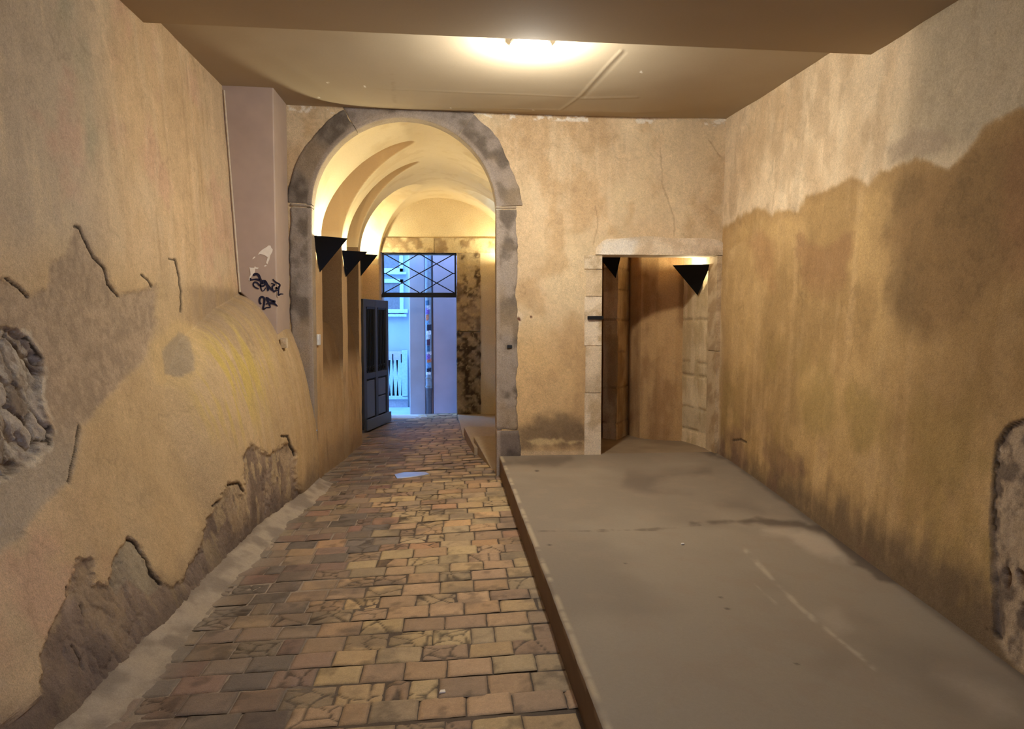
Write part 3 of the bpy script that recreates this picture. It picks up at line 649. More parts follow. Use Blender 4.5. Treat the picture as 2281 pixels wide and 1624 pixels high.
# ================================================================== FLOOR: brick paving
def floor_z(X, Y): return 0.038*np.clip(X+1.45, 0, 1.95) + 0.012*(fbm(np.asarray(X)*1.1, np.asarray(Y)*1.1, 171, 3)-0.5)
KX = lambda Y: 0.405+0.0128*(7.5-np.asarray(Y))
def paving():
    rng = np.random.default_rng(5)
    V = []; Fq = []; C = []; n0 = 0
    def emit(P, col, al):
        nonlocal n0
        nu, nv = P.shape[:2]; ii = np.arange(nu*nv).reshape(nu, nv)+n0
        V.append(P.reshape(-1, 3)); C.append(np.concatenate([col, np.full(col.shape[:2]+(1,), al)], -1).reshape(-1, 4))
        Fq.append(np.stack([ii[:-1, :-1], ii[1:, :-1], ii[1:, 1:], ii[:-1, 1:]], -1).reshape(-1, 4)); n0 += nu*nv
    # mortar bed
    xs = np.arange(-1.75, 0.62, 0.02); ys = np.concatenate([np.arange(-2.6, 2.2, 0.1), np.arange(2.2, 13.0, 0.02)])
    X, Y = np.meshgrid(xs, ys, indexing='ij')
    Z = floor_z(X, Y)-0.0065+0.004*(fbm(X*12, Y*12, 173, 3)-0.5)
    c = mix(lin(78,62,48), lin(104,84,64), fbm(X*5, Y*5, 175, 4))
    c = mix(c, lin(160,142,122), sst(-0.45, -0.95, X+0.15*(fbm(X*2, Y*2, 176)-0.5)))
    emit(np.stack([X, Y, Z], -1), c, 0.3)
    pal = np.array([lin(206,170,118), lin(198,160,112), lin(194,152,110), lin(208,174,124), lin(184,146,112), lin(202,160,120), lin(190,158,116)])
    drk = np.array([lin(142,120,102), lin(126,112,100), lin(146,116,98), lin(118,104,90)])
    y = 2.0; row = 0
    while y < 12.85:
        near = y < 7.45
        rh = rng.uniform(0.165, 0.195) if near else rng.uniform(0.13, 0.165)
        xL = -1.5 if near else -1.40
        xR = float(KX(y)) + 0.02 if near else 0.42
        x = xL - rng.uniform(0, 0.2)
        sk = rng.uniform(-0.012, 0.012); drift = rng.uniform(-0.01, 0.01)
        while x < xR:
            bw = rng.uniform(0.185, 0.225) * (0.55 if rng.random() < 0.1 else 1.0)
            g = rng.uniform(0.0015, 0.0035)
            x0, x1 = max(x+g, xL), min(x+bw-g, xR)
            if x1-x0 > 0.03:
                res = 0.0115 if near else 0.03
                na, nb = max(3, int((x1-x0)/res)), max(3, int(rh/res))
                s, t = np.meshgrid(np.linspace(0, 1, na+1), np.linspace(0, 1, nb+1), indexing='ij')
                bid = rng.uniform(0, 200)
                Xb = x0+s*(x1-x0); Yb = y+g+t*(rh-2*g)+sk*(Xb-xL)+0.010*(fbm(Xb*3, Yb_ if False else s*0+row*1.7, 181)-0.5)*2
                Xb = Xb + 0.006*(fbm(t*3+bid, s*0+bid, 183)-0.5)*((s == 0) | (s == 1))
                Yb = Yb + 0.006*(fbm(s*3+bid, s*0+bid+4, 185)-0.5)*((t == 0) | (t == 1))
                tilt = rng.normal(0, 0.0014, 3)
                Zb = floor_z(Xb, Yb)+tilt[0]+tilt[1]*(s-0.5)*2+tilt[2]*(t-0.5)*2+0.003*(fbm(Xb*18, Yb*18, 187, 3)-0.5)
                ed = np.minimum(np.minimum(s, 1-s)*(x1-x0), np.minimum(t, 1-t)*rh)
                Zb = Zb - 0.005*(1-sst(0, 0.008, ed))
                xm = (x0+x1)/2
                wear = sst(-0.50, -0.80, xm+0.25*(vn(xm*3, y*2, 4)-0.5)+0.12*math.sin(y*2))     # darker, dirtier towards the left wall
                edgeR = sst(0.22, 0.4, xm)
                col = pal[rng.integers(len(pal))]*rng.uniform(0.86, 1.08)*np.array([0.97, 1.0, 0.94])
                dk = drk[rng.integers(len(drk))]*rng.uniform(0.8, 1.15)
                p = 0.10+0.78*wear+0.3*edgeR
                if not near: p = max(p, 0.35)
                q = np.clip(p+rng.uniform(-0.35, 0.35), 0, 1)
                cc = np.broadcast_to(col*(1-q)+dk*q, s.shape+(3,)).copy()
                if rng.random() < 0.09: cc = cc*np.array([1.0, 0.88, 0.86])
                cc = cc*grunge(Xb+bid, Yb, 331)[..., None]; cc = mix(cc, cc*0.5, 0.7*sst(0.60, 0.74, fbm(Xb*9+bid, Yb*9, 189, 4))); cc = mix(cc, lin(96,84,74), 0.5*sst(0.52, 0.68, fbm(Xb*2.6, Yb*2.6, 190, 5)))
                cc = mix(cc, lin(92,76,60), 0.45*(1-sst(0, 0.010, ed)))
                cc = mix(cc, lin(160,146,128), 0.7*sst(-1.2, -1.42, Xb+0.12*(fbm(Xb*5, Yb*5, 191)-0.5)))
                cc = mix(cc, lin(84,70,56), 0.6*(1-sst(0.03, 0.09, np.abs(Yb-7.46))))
                # cracked bricks: jagged dark lines
                if rng.random() < (0.42 if -0.75 < xm < 0.0 else 0.12) and near:
                    # shattered: edges between random cells
                    kk = rng.integers(3, 8); sx = rng.random(kk)*(x1-x0); sy_ = rng.random(kk)*rh
                    wx = s*(x1-x0)+0.012*(fbm(s*7+bid, t*7, 193)-0.5); wy = t*rh+0.012*(fbm(s*7+bid, t*7, 194)-0.5)
                    D = np.sort(np.stack([np.hypot(wx-p_, wy-q_) for p_, q_ in zip(sx, sy_)], 0), 0)
                    k = 1-sst(0.003, 0.012, D[1]-D[0]); cc = mix(cc, lin(66,52,40), 0.8*k); Zb = Zb-0.005*k
                emit(np.stack([Xb, Yb, Zb], -1), cc, 0.12)
            x += bw
        y += rh; row += 1
    # mortar haunch along the left wall
    ys = np.concatenate([np.arange(2.0, 7.55, 0.02)]); t = np.linspace(0, 1, 16)
    Y, T = np.meshgrid(ys, t, indexing='ij')
    wd = 0.07+0.11*fbm(Y*2.2, Y*0, 195, 4)+0.06*fbm(Y*11, Y*0, 196, 3)+0.03*sst(4.4, 3.4, Y)
    X0 = left_X(Y, Y*0+0.1)-0.02
    X = X0+T*(wd+0.03)
    Z = 0.085*(1-T)**1.5+floor_z(X, Y)-0.008*T-0.002+0.012*(fbm(X*14, Y*14, 197, 4)-0.5)
    c = mix(lin(176,158,134), lin(142,126,108), sst(0.35, 0.65, fbm(X*9, Y*6, 199, 4)))
    c = mix(c, lin(112,94,76), 0.6*sst(0.12, 0.0, T))
    emit(np.stack([X, Y, Z], -1), c, 0.25)
    o = raw('floor', np.concatenate(V), np.ascontiguousarray(np.concatenate(Fq)), M_BRICK, np.concatenate(C), None, True)
    struct(o)
paving()

# smooth worn plate in the passage paving
q = [onZ(a, b, 0.05) for a, b in ((878,1054),(900,1050),(948,1051),(956,1056),(930,1060),(884,1063))]
pl = MB().prism([(p[0], p[1], float(floor_z(p[0], p[1]))-0.01) for p in q], (0, 0, 0.018)).build('paving_plate', flat_mat('worn_steel', lin(188,184,182), 0.32, 0.6, scale=8), None, bevel=0.003)
tag(pl, 'pale shiny plate set flush in the passage paving beyond the arch', 'floor plate')

# ================================================================== RAISED CONCRETE PLATFORM
def plat_z(X, Y): return 0.27 - 0.17*np.clip((7.0-Y)/3.7, 0, 1.15)*sst(0.5, 2.5, X)
def platform():
    ys = np.concatenate([np.arange(-2.6, 2.2, 0.1), np.arange(2.2, 7.56, 0.0125)]); t = np.concatenate([[0, 0.004, 0.01], np.linspace(0.018, 1, 175)])
    Y, T = np.meshgrid(ys, t, indexing='ij')
    X = KX(Y)+T*(right_X(Y, 0.2)+0.02-KX(Y))
    X = X + 0.006*(fbm(Y*5, Y*0, 201, 4)-0.5)*(T < 0.02)
    Z = plat_z(X, Y)-0.010*(1-sst(0, 0.012, T*2.3)) + 0.004*(fbm(X*1.5, Y*1.5, 203, 3)-0.5)
    P = np.stack([X, Y, Z], -1); u, v = proj(P)
    n = fbm(X*1.1, Y*1.1, 205, 4); n2 = fbm(X*6, Y*6, 207, 5); wob = 40*(fbm(u/60, v/30, 209, 5)-0.5)
    c = mix(lin(152,137,116), lin(138,123,104), sst(0.35, 0.65, n)); c = mix(c, lin(150,130,108), 0.4*sst(0.5, 0.7, n2))
    def dark(poly, k, w=14, colr=lin(84,68,56)):
        nonlocal c
        c = mix(c, colr, k*sst(-w, w, poly_sd(u, v, poly)+wob*0.7))
    dark([(1540,1166),(1600,1156),(1690,1154),(1810,1164),(1850,1172),(1900,1200),(1990,1285),(2005,1298),(1960,1296),(1885,1245),(1840,1192),(1760,1172),(1640,1166)], 0.75, 6)
    dark([(1590,1120),(1660,1118),(1700,1140),(1600,1135)], 0.35, 16)
    dark([(1400,1055),(1500,1048),(1580,1050),(1470,1070),(1440,1090),(1540,1100),(1480,1105),(1390,1080)], 0.45, 14)
    dark([(1110,1028),(1180,1022),(1270,1022),(1240,1032),(1120,1040)], 0.5, 8)
    dark([(1530,992),(1620,1000),(1640,1030),(1600,1022),(1560,1005)], 0.7, 6)
    dark([(1800,1480),(1860,1440),(1900,1470),(1850,1500)], 0.15, 30)
    dark([(1700,1180),(1790,1180),(1850,1205),(1900,1250),(1850,1245),(1760,1205)], 0.5, 12, lin(200,180,154))
    dark([(2080,1500),(2150,1505),(2240,1540),(2281,1600),(2200,1600),(2140,1540)], 0.35, 30, lin(196,178,154))
    dark([(1820,1370),(1860,1360),(1900,1400),(1860,1410)], 0.3, 18, lin(190,172,148))
    for L, w, k, colr in (([(1660,1225),(1720,1290),(1790,1360),(1850,1410),(1950,1490)], 5, 0.5, lin(200,182,154)), ([(1170,1183),(1300,1183),(1450,1180),(1560,1170)], 1.5, 0.6, lin(96,80,64)),
                          ([(1680,1300),(1730,1345)], 3, 0.35, lin(196,178,150)), ([(1680,1060),(1760,1110)], 5, 0.5, lin(200,180,148)), ([(1600,1010),(1640,1022)], 5, 0.6, lin(196,176,146))):
        c = mix(c, colr, k*(1-sst(w*0.4, w*1.6, seg_d(u, v, L)+0.2*wob))*sst(0.3, 0.6, fbm(u/22, v/22, 213)))
    for (a, b, r) in ((1776,1479,5),(1620,1356,5),(1605,1331,4),(1224,1214,4),(1393,1255,3),(1196,1049,4)):
        c = mix(c, lin(70,58,48), 0.8*(1-sst(r*0.5, r*1.3, np.hypot((u-a)*0.8, (v-b)*1.8))))
    c = mix(c, lin(206,184,146), 0.55*sst(0.035, 0.02, T*2.3)*sst(0.002, 0.01, T*2.3)*sst(0.35, 0.55, fbm(Y*9, Y*0, 215)))
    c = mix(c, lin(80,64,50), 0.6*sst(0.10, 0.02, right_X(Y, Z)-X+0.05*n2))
    pf = empty('concrete_platform', (1.5, 5.0, 0)); tag(pf, 'raised smooth concrete platform along the right wall', 'platform')
    o = grid('slab', P, M_CON, np.concatenate([c, np.zeros(X.shape+(1,))], -1), flip=True); adopt(o, pf)
    h = np.linspace(0, 1, 16)
    Yk, Hh = np.meshgrid(ys, h, indexing='ij')
    top = plat_z(KX(Yk), Yk)-0.010
    Zk = -0.03+Hh*(top+0.03)
    Xk = KX(Yk)+0.010*(1-Hh)+0.006*(fbm(Yk*5, Yk*0, 201, 4)-0.5)*sst(0.85, 1, Hh)+0.006*(fbm(Yk*9, Hh*2, 217, 3)-0.5)*(1-Hh)
    Ck = mix(lin(126,96,62), lin(104,78,50), fbm(Yk*4, Hh*2, 219, 4))
    Ck = mix(Ck, lin(180,156,122), 0.5*sst(0.86, 0.97, Hh)*sst(0.4, 0.6, fbm(Yk*7, Hh, 221)))
    o = grid('kerb_face', np.stack([Xk, Yk, Zk], -1), M_CON, np.concatenate([Ck, np.zeros(Yk.shape+(1,))], -1), flip=False); adopt(o, pf); o['label'] = 'brown vertical kerb face'
    MB().box((float(KX(7.5))-0.004, 7.515, -0.03), (float(KX(7.5))+0.5, 7.56, 0.262)).build('end_face', M_ZINC, pf)
platform()

# ================================================================== PASSAGE beyond the arch
YP0, YG = YF+DEPTH-0.01, 12.4
BAYS = [(8.07, 8.80), (9.16, 9.82), (10.05, 12.30)]
def pass_x(Y): return np.interp(Y, [7.6, 8.07, 8.8, 9.16, 9.82, 12.4], [-1.402, -1.402, -1.31, -1.30, -1.254, -1.25])     # face of the pilasters
def centre_x(Y): return -0.22-0.11*np.clip((np.asarray(Y)-8.0)/4.4, 0, 1)
VS, VC = 1.6+0.88, 1.6+1.975           # springing and crown
PRX = 0.80
def crown(Y): return VC+0.075*sst(8.6, 7.65, Y)
def barrel(X, Y):
    c = centre_x(Y); al = c-pass_x(Y); ar = PRX+0.12-c
    t = np.where(X < c, (c-X)/al, (X-c)/ar); e = 1.72+0.3*np.clip((Y-9)/3, 0, 1)
    t = np.clip(t, 0, 1)
    return VS+(crown(Y)-VS)*(1-t**e)**(1/e)
def lunette(Y, bays, crown):
    z = np.full(np.shape(Y), -1.0)
    for a, b in bays:
        q = np.clip(np.abs(Y-(a+b)/2)/((b-a)/2), 0, 1.0)
        ins = (Y > a) & (Y < b)
        z = np.where(ins, VS-0.05+(crown-VS+0.05)*np.sqrt(np.clip(1-q**2.2, 0, 1)), z)
    return z
def vault():
    xs = np.concatenate([np.linspace(-1.66, -1.0, 90), np.linspace(-0.99, 0.5, 110), np.linspace(0.51, 1.1, 60)]); ys = np.arange(YP0, YG+0.05, 0.009)
    X, Y = np.meshgrid(xs, ys, indexing='ij')
    Z = barrel(X, Y)
    Z = np.where(X < pass_x(Y), VS-0.02, Z); Z = np.where(X > PRX+0.12, VS-0.02, Z)
    za = AZ+np.sqrt(np.clip((AR+0.012)**2-(X-AC)**2, 0, None)); za = np.where(np.abs(X-AC) < AR+0.012, za, VS-0.02)
    Z = np.maximum(Z, za+(Z-za)*sst(7.70, 8.12, Y)*0.97)
    zl = lunette(Y, BAYS, VC-0.03)
    Z = np.where(X < centre_x(Y), np.maximum(Z, np.where(X > -1.63, zl, -1)), Z)
    zr = lunette(Y, [(8.3, 9.2), (9.5, 10.4), (10.6, 12.0)], VC-0.06)
    Z = np.where(X > centre_x(Y)+0.05, np.maximum(Z, zr), Z)
    # soften the plaster arrises
    for _ in range(3):
        Zp = np.pad(Z, 1, mode='edge'); Z = (Zp[:-2, 1:-1]+Zp[2:, 1:-1]+Zp[1:-1, :-2]+Zp[1:-1, 2:]+2*Z)/6
    n = fbm(X*1.8, Y*1.8, 231, 4)
    c = mix(lin(226,204,152), lin(216,188,130), n)
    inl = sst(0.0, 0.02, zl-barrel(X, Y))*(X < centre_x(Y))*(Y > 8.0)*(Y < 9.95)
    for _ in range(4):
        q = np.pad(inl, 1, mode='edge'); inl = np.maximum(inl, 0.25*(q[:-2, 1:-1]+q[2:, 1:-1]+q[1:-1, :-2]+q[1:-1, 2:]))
    c = mix(c, lin(160,118,60), 0.85*sst(0.1, 0.7, inl))          # shade of the unlit bays painted in as brown
    c = mix(c, lin(196,160,96), 0.3*sst(0.5, 0.7, fbm(X*5, Y*5, 233)))
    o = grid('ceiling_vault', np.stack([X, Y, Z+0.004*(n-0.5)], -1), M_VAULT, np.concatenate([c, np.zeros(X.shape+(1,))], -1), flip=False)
    struct(o)
vault()
def passage_left():
    ys = np.arange(YP0, YG+0.05, 0.0125); zs = np.arange(-0.05, VS+0.06, 0.0125)
    Y, Z = np.meshgrid(ys, zs, indexing='ij')
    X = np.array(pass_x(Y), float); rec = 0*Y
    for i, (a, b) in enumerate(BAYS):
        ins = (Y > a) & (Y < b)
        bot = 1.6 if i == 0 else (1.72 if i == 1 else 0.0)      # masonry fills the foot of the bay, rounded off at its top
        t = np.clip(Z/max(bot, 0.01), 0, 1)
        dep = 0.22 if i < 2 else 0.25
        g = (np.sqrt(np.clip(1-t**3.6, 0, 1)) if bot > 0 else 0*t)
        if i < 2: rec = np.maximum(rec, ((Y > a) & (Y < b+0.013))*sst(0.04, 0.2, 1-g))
        X = np.where(ins, pass_x(Y)-dep*(1-g)-(0.0 if i < 2 else 0.0), X)
    n = fbm(Y*5, Z*5, 241, 5); n2 = fbm(Y*9, Z*3, 243, 5)
    X = X+0.012*(n-0.5)+0.02*(fbm(Y*14, Z*4, 245, 4)-0.5)*sst(1.3, 0.6, Z)
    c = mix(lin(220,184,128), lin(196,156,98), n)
    c = mix(c, lin(108,78,42), 0.9*rec)  # recess shade painted brown into the bay faces
    stone = np.zeros(Y.shape)
    for a, b in ((8.80, 9.16), (9.82, 10.05)): stone = np.maximum(stone, ((Y >= a+0.014) & (Y <= b+0.01))*1.0)
    c = mix(c, lin(222,190,136), 0.8*stone)
    c = mix(c, lin(166,132,86), 0.6*sst(0.55, 0.72, n2)*sst(1.6, 0.9, Z))
    c = mix(c, lin(132,104,76), 0.6*sst(0.45, 0.05, Z+0.3*(n-0.5)))
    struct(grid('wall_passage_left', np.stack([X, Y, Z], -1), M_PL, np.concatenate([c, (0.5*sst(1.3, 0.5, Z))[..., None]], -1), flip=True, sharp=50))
passage_left()
def passage_right():
    ys = np.arange(YP0, YG+0.05, 0.03); zs = np.arange(-0.05, VS+0.1, 0.03)
    Y, Z = np.meshgrid(ys, zs, indexing='ij'); X = np.full(Y.shape, PRX)
    zr = lunette(Y, [(8.3, 9.2), (9.5, 10.4), (10.6, 12.0)], VC)
    X = X + 0.12*(zr > 0)
    c = mix(lin(212,176,112), lin(196,156,96), fbm(Y*3, Z*3, 247, 4))
    struct(grid('wall_passage_right', np.stack([X, Y, Z], -1), M_PL, np.concatenate([c, 0*Y[..., None]], -1)))
    # masonry core between the passage, the room and the stair lobby (fills what the walls enclose)
passage_right()

# gate wall with its opening ------------------------------------------------
def gw(px, py): p = onY(px, py, YG); return p[0], p[2]
GX0 = gw(850, 700)[0]; GX1 = gw(1018, 700)[0]; GZ1 = gw(930, 563)[1]
def gate_wall():
    xs = np.arange(-1.8, 1.25, 0.012); zs = np.arange(-0.05, 3.75, 0.012)
    X, Z = np.meshgrid(xs, zs, indexing='ij'); Y = np.full(X.shape, YG)
    n = fbm(X*5, Z*5, 251, 5)
    c = mix(lin(228,206,154), lin(216,188,130), n)
    Y = Y+0.006*(n-0.5)
    keep = ~((X > GX0-0.03) & (X < GX1+0.03) & (Z < GZ1+0.03))
    struct(grid('wall_gate', np.stack([X, Y, Z], -1), M_PL, np.concatenate([c, 0*X[..., None]], -1), keep=keep, flip=True))
gate_wall()
gs = empty('stone_gate_surround', ((GX0+GX1)/2, YG, 0)); tag(gs, 'rough pitted stone surround of the street gate at the end of the passage', 'gate surround')
rx1 = gw(1070, 700)[0]; lz = gw(900, 530)[1]; rj = gw(1040, 738)[1]
block('jamb_block', GX1, rx1, YG-0.03, YG+0.45, -0.02, rj-0.006, 261, gs, base=lin(150,128,92), dark=lin(74,56,36), amp=0.05, res=0.018, pale=lin(190,164,118))
block('jamb_block', GX1, rx1, YG-0.035, YG+0.45, rj+0.006, GZ1-0.004, 262, gs, base=lin(190,164,112), dark=lin(96,74,44), amp=0.05, res=0.018, pale=lin(206,178,124))
block('jamb_block', gw(838, 700)[0], GX0, YG-0.02, YG+0.45, -0.02, GZ1-0.004, 263, gs, base=lin(196,172,150), dark=lin(176,152,130), amp=0.01)
block('lintel', gw(822, 545)[0], gw(967, 545)[0]-0.005, YG-0.03, YG+0.45, GZ1, lz, 264, gs, base=lin(212,186,130), dark=lin(168,138,90), amp=0.04, res=0.018)
block('lintel', gw(967, 545)[0]+0.005, gw(1110, 545)[0]+0.25, YG-0.03, YG+0.45, GZ1, lz, 265, gs, base=lin(206,180,124), dark=lin(160,130,84), amp=0.035, res=0.018)

# transom grille --------------------------------------------------------------
tg = empty('transom_grille', ((GX0+GX1)/2, YG+0.08, 2.0)); tag(tg, 'black iron transom with diamond lattice over the street gate', 'grille')
Yt = YG+0.06
def tz(zx, zy): return onY(840+zx*0.13550, 550+zy*0.13547, Yt)
def bar(m, a, b, r): m.tube([tz(*a), tz(*b)], r, 8)
fr = MB()
TL, TR, BL, BR = tz(100,106), tz(1285,106), tz(100,765), tz(1285,765)
for a, b in ((TL, TR), (TL, BL), (TR, BR), (BL, BR)):
    d = b-a
    if abs(d[0]) > abs(d[2]): fr.box((a[0]-0.015, Yt-0.02, a[2]-0.014), (b[0]+0.015, Yt+0.02, a[2]+0.014))
    else: fr.box((a[0]-0.013, Yt-0.02, b[2]), (a[0]+0.013, Yt+0.02, a[2]))
fr.build('frame', M_IRON, tg, bevel=0.003)
la = MB()
for a, b in (((112,112),(693,437)), ((693,437),(1278,760)), ((1278,112),(693,437)), ((693,437),(112,760)), ((145,437),(693,112)), ((693,112),(1245,437)), ((1245,437),(705,760)), ((705,760),(145,437)), ((100,437),(145,437)), ((1245,437),(1285,437))):
    bar(la, a, b, 0.008)
la.build('lattice', M_IRON, tg)
b0, b1 = tz(75, 780), tz(1300, 832)
MB().box((b0[0], Yt-0.05, b1[2]), (b1[0]+0.02, Yt+0.05, b0[2])).build('crossbar', M_IRON, tg, bevel=0.004)
MB().box((GX1-0.012, Yt-0.03, 0.0), (GX1+0.012, Yt+0.03, b1[2])).build('side_post', flat_mat('pale_painted_iron', lin(196,196,200), 0.5), tg)

# door leaf -------------------------------------------------------------------
DH = np.array(onZ(863, 939, 0.03)); DF = np.array(onZ(808, 962, 0.03))
DH[2] = DF[2] = 0.05
dv = DF-DH; dl = float(np.linalg.norm(dv[:2])); dt = np.array([dv[0], dv[1], 0])/dl; dn = np.array([-dt[1], dt[0], 0])   # dn: towards the passage axis
if dn[0] < 0: dn = -dn
zt = onY(832, 668, float((DH[1]+DF[1])/2))[2]; dh = zt-0.05; up = np.array([0, 0, 1.0])
leaf = empty('entrance_door', (float(DH[0]), float(DH[1]), 0.0)); tag(leaf, 'dark wooden door leaf with barred panels, standing open by the street gate', 'door', kind='thing')
def db(a0, a1, h0, h1, t0, t1):          # along leaf, height, thickness
    o = DH+dt*(a0*dl)+up*(h0*dh)+dn*t0
    return (o, dt*((a1-a0)*dl), dn*(t1-t0), up*((h1-h0)*dh))
m = MB()
for a0, a1 in ((0, 0.09), (0.455, 0.545), (0.90, 1.0)): m.obox(*db(a0, a1, 0.0, 1.0, -0.03, 0.03))
for h0, h1 in ((0.94, 1.0), (0.385, 0.43), (0.0, 0.06)): m.obox(*db(0.0, 1.0, h0, h1, -0.028, 0.028))
m.build('frame', M_DOOR, leaf, bevel=0.006)
MB().obox(*db(0.03, 0.97, 0.02, 0.98, -0.02, 0.0)).build('back_board', M_DARK, leaf)
for a0, a1 in ((0.11, 0.435), (0.565, 0.88)):
    b_ = MB()
    for k in range(5):
        a = a0+(a1-a0)*(k+0.5)/5; p0 = DH+dt*a*dl+dn*0.014+up*dh*0.46; b_.tube([p0, p0+up*dh*0.46], 0.009, 8)
    b_.obox(*db(a0, a1, 0.925, 0.94, 0.0, 0.03)); b_.build('bar_grille', M_IRON, leaf)
    s_ = MB()
    for k in range(3):
        c_ = DH+dt*(a0+(a1-a0)*(k+0.5)/3)*dl+dn*0.016+up*dh*0.455
        s_.tube([c_+0.055*(dt*math.cos(q)+up*math.sin(q))*(1-q/14) for q in np.linspace(0, 9, 26)], 0.007, 6)
    s_.build('scroll_ornament', M_IRON, leaf)
m1 = flat_mat('door_panel_paint', lin(86,94,112), 0.4, noise=0.06)
MB().obox(*db(0.57, 0.875, 0.08, 0.37, 0.0, 0.02)).build('lower_panel', m1, leaf, bevel=0.012)
MB().obox(*db(0.115, 0.43, 0.235, 0.37, 0.0, 0.02)).build('lower_panel', m1, leaf, bevel=0.012)
MB().obox(*db(0.115, 0.43, 0.08, 0.225, 0.0, 0.02)).build('lower_panel', m1, leaf, bevel=0.012)
MB().obox(*db(-0.03, 0.93, -0.01, 0.075, 0.028, 0.055)).build('kick_board', m1, leaf, bevel=0.006)

# stepped ramp on the right of the passage -------------------------------------
rp = empty('concrete_ramp', (0.5, 9.6, 0)); tag(rp, 'low stepped concrete ramp inside the passage on the right', 'ramp')
def wedge(name, pts_floor, tops, seed):
    """pts_floor: plan corners (x,y); tops: heights"""
    n = len(pts_floor)
    m = MB(); m.add([(x, y, -0.03) for x, y in pts_floor]+[(x, y, t) for (x, y), t in zip(pts_floor, tops)],
                    [tuple(range(n))[::-1], tuple(range(n, 2*n))]+[(i, (i+1) % n, n+(i+1) % n, n+i) for i in range(n)])
    return m.build(name, flat_mat('ramp_concrete', lin(170,148,116), 0.75, noise=0.08), rp, bevel=0.008)
p1 = onZ(1096, 1049, 0.05); p2 = onZ(1055, 1006, 0.05); p3 = onZ(1033, 976, 0.05); p4 = onZ(1019, 942, 0.05)
z2 = onY(1056, 972, p2[1])[2]; z3 = onY(1033, 950, p3[1])[2]
wedge('ramp_slope', [(p1[0], p1[1]), (PRX, p1[1]), (PRX, p2[1]), (p2[0], p2[1])], [0.065, 0.065, z2, z2], 1)
wedge('landing', [(p2[0]+0.0, p2[1]-0.28), (p2[0]+0.3, p2[1]-0.28), (PRX, p2[1]), (PRX, p3[1]), (p3[0], p3[1])], [z2-0.085, z2-0.085, z3, z3, z3], 2)
wedge('lower_landing', [(p3[0]-0.01, p3[1]-0.15), (PRX, p3[1]-0.1), (PRX, YG), (p4[0], YG)], [0.09]*4, 3)

sw = onX(709, 757, float(AXL)+0.004)
lsw = MB().box((AXL-0.005, sw[1]-0.05, sw[2]-0.055), (AXL+0.02, sw[1]+0.05, sw[2]+0.055)).build('light_switch', M_WHITE, None, bevel=0.006)
tag(lsw, 'small white switch box on the left reveal of the archway', 'switch')

# ================================================================== STAIR LOBBY behind the doorway
LZ1 = 3.0
def wallstrip(name, path, z0, z1, seed, colA, colB, mat=M_PL, courses=None, al=0.0, sharp=None, parent=None, amp=0.01):
    """vertical wall along a plan path (x,y)"""
    path = np.array(path, float); seg = np.linalg.norm(np.diff(path, axis=0), axis=1); cs = np.concatenate([[0], np.cumsum(seg)])
    s = np.unique(np.concatenate([np.arange(0, cs[-1], 0.015), cs])); zs = np.arange(z0, z1+0.015, 0.015)
    xs = np.interp(s, cs, path[:, 0]); ys = np.interp(s, cs, path[:, 1])
    dx = np.gradient(xs, s+np.arange(len(s))*1e-9); dy = np.gradient(ys, s+np.arange(len(s))*1e-9)
    nx, ny = dy, -dx
    S, Z = np.meshgrid(s, zs, indexing='ij')
    n = fbm(S*5+seed, Z*4, seed, 5); st = fbm(S*12, Z*1.5, seed+2, 4)
    d = amp*(n-0.5)
    c = mix(colA, colB, sst(0.35, 0.65, 0.5*n+0.5*st))
    if courses:
        for i, zc in enumerate(courses):
            k = 1-sst(0.006, 0.02, np.abs(Z-zc-0.03*(fbm(S*3, S*0, seed+i)-0.5))); k = k*sst(0.35, 0.6, fbm(S*9, S*0+i, seed+i)); d = d-0.012*k; c = mix(c, lin(140,108,66), 0.5*k)
        c = c*(0.88+0.24*_T[(np.searchsorted(np.array(courses), Z)+seed) & 255, 3])[..., None]
    P = np.stack([xs[:, None]+nx[:, None]*d, ys[:, None]+ny[:, None]*d, Z], -1)
    return grid(name, P, mat, np.concatenate([c, np.full(S.shape+(1,), al)], -1), sharp=sharp)
def pxY(px, Y): p = onY(px, 700, Y); return (p[0], p[1])
C3 = [pxY(1393, 9.0), pxY(1404, 8.76), pxY(1428, 8.55), pxY(1465, 8.40), pxY(1505, 8.33), pxY(1532, 8.32)]
struct(wallstrip('wall_stair_curved', C3, 0.2, LZ1, 271, lin(190,146,84), lin(160,116,62)))
PR = [pxY(1521, 8.33), pxY(1556, 8.0), pxY(1579, 7.76), pxY(1592, 7.66)]
zcs = [fw(1550, 950)[1]-0.02, 0.66, 0.98, 1.2, 1.55, 2.0]
struct(wallstrip('wall_stair_right', PR, 0.2, LZ1, 273, lin(224,196,146), lin(196,164,110), M_ST, [0.42, 0.66, 1.02, 1.16, 1.62, 2.1], 0.3, amp=0.03))
PC = [pxY(1344, 8.56), pxY(1376, 8.42), pxY(1409, 8.95), pxY(1400, 9.4)]
colm = wallstrip('stair_column', PC, 0.2, LZ1, 275, lin(206,172,112), lin(170,132,76), M_ST, [0.45, 0.85, 1.25, 1.62, 1.95, 2.2, 2.45], 0.3, 30, amp=0.025)
tag(colm, 'faceted stone column just inside the low doorway', 'column')
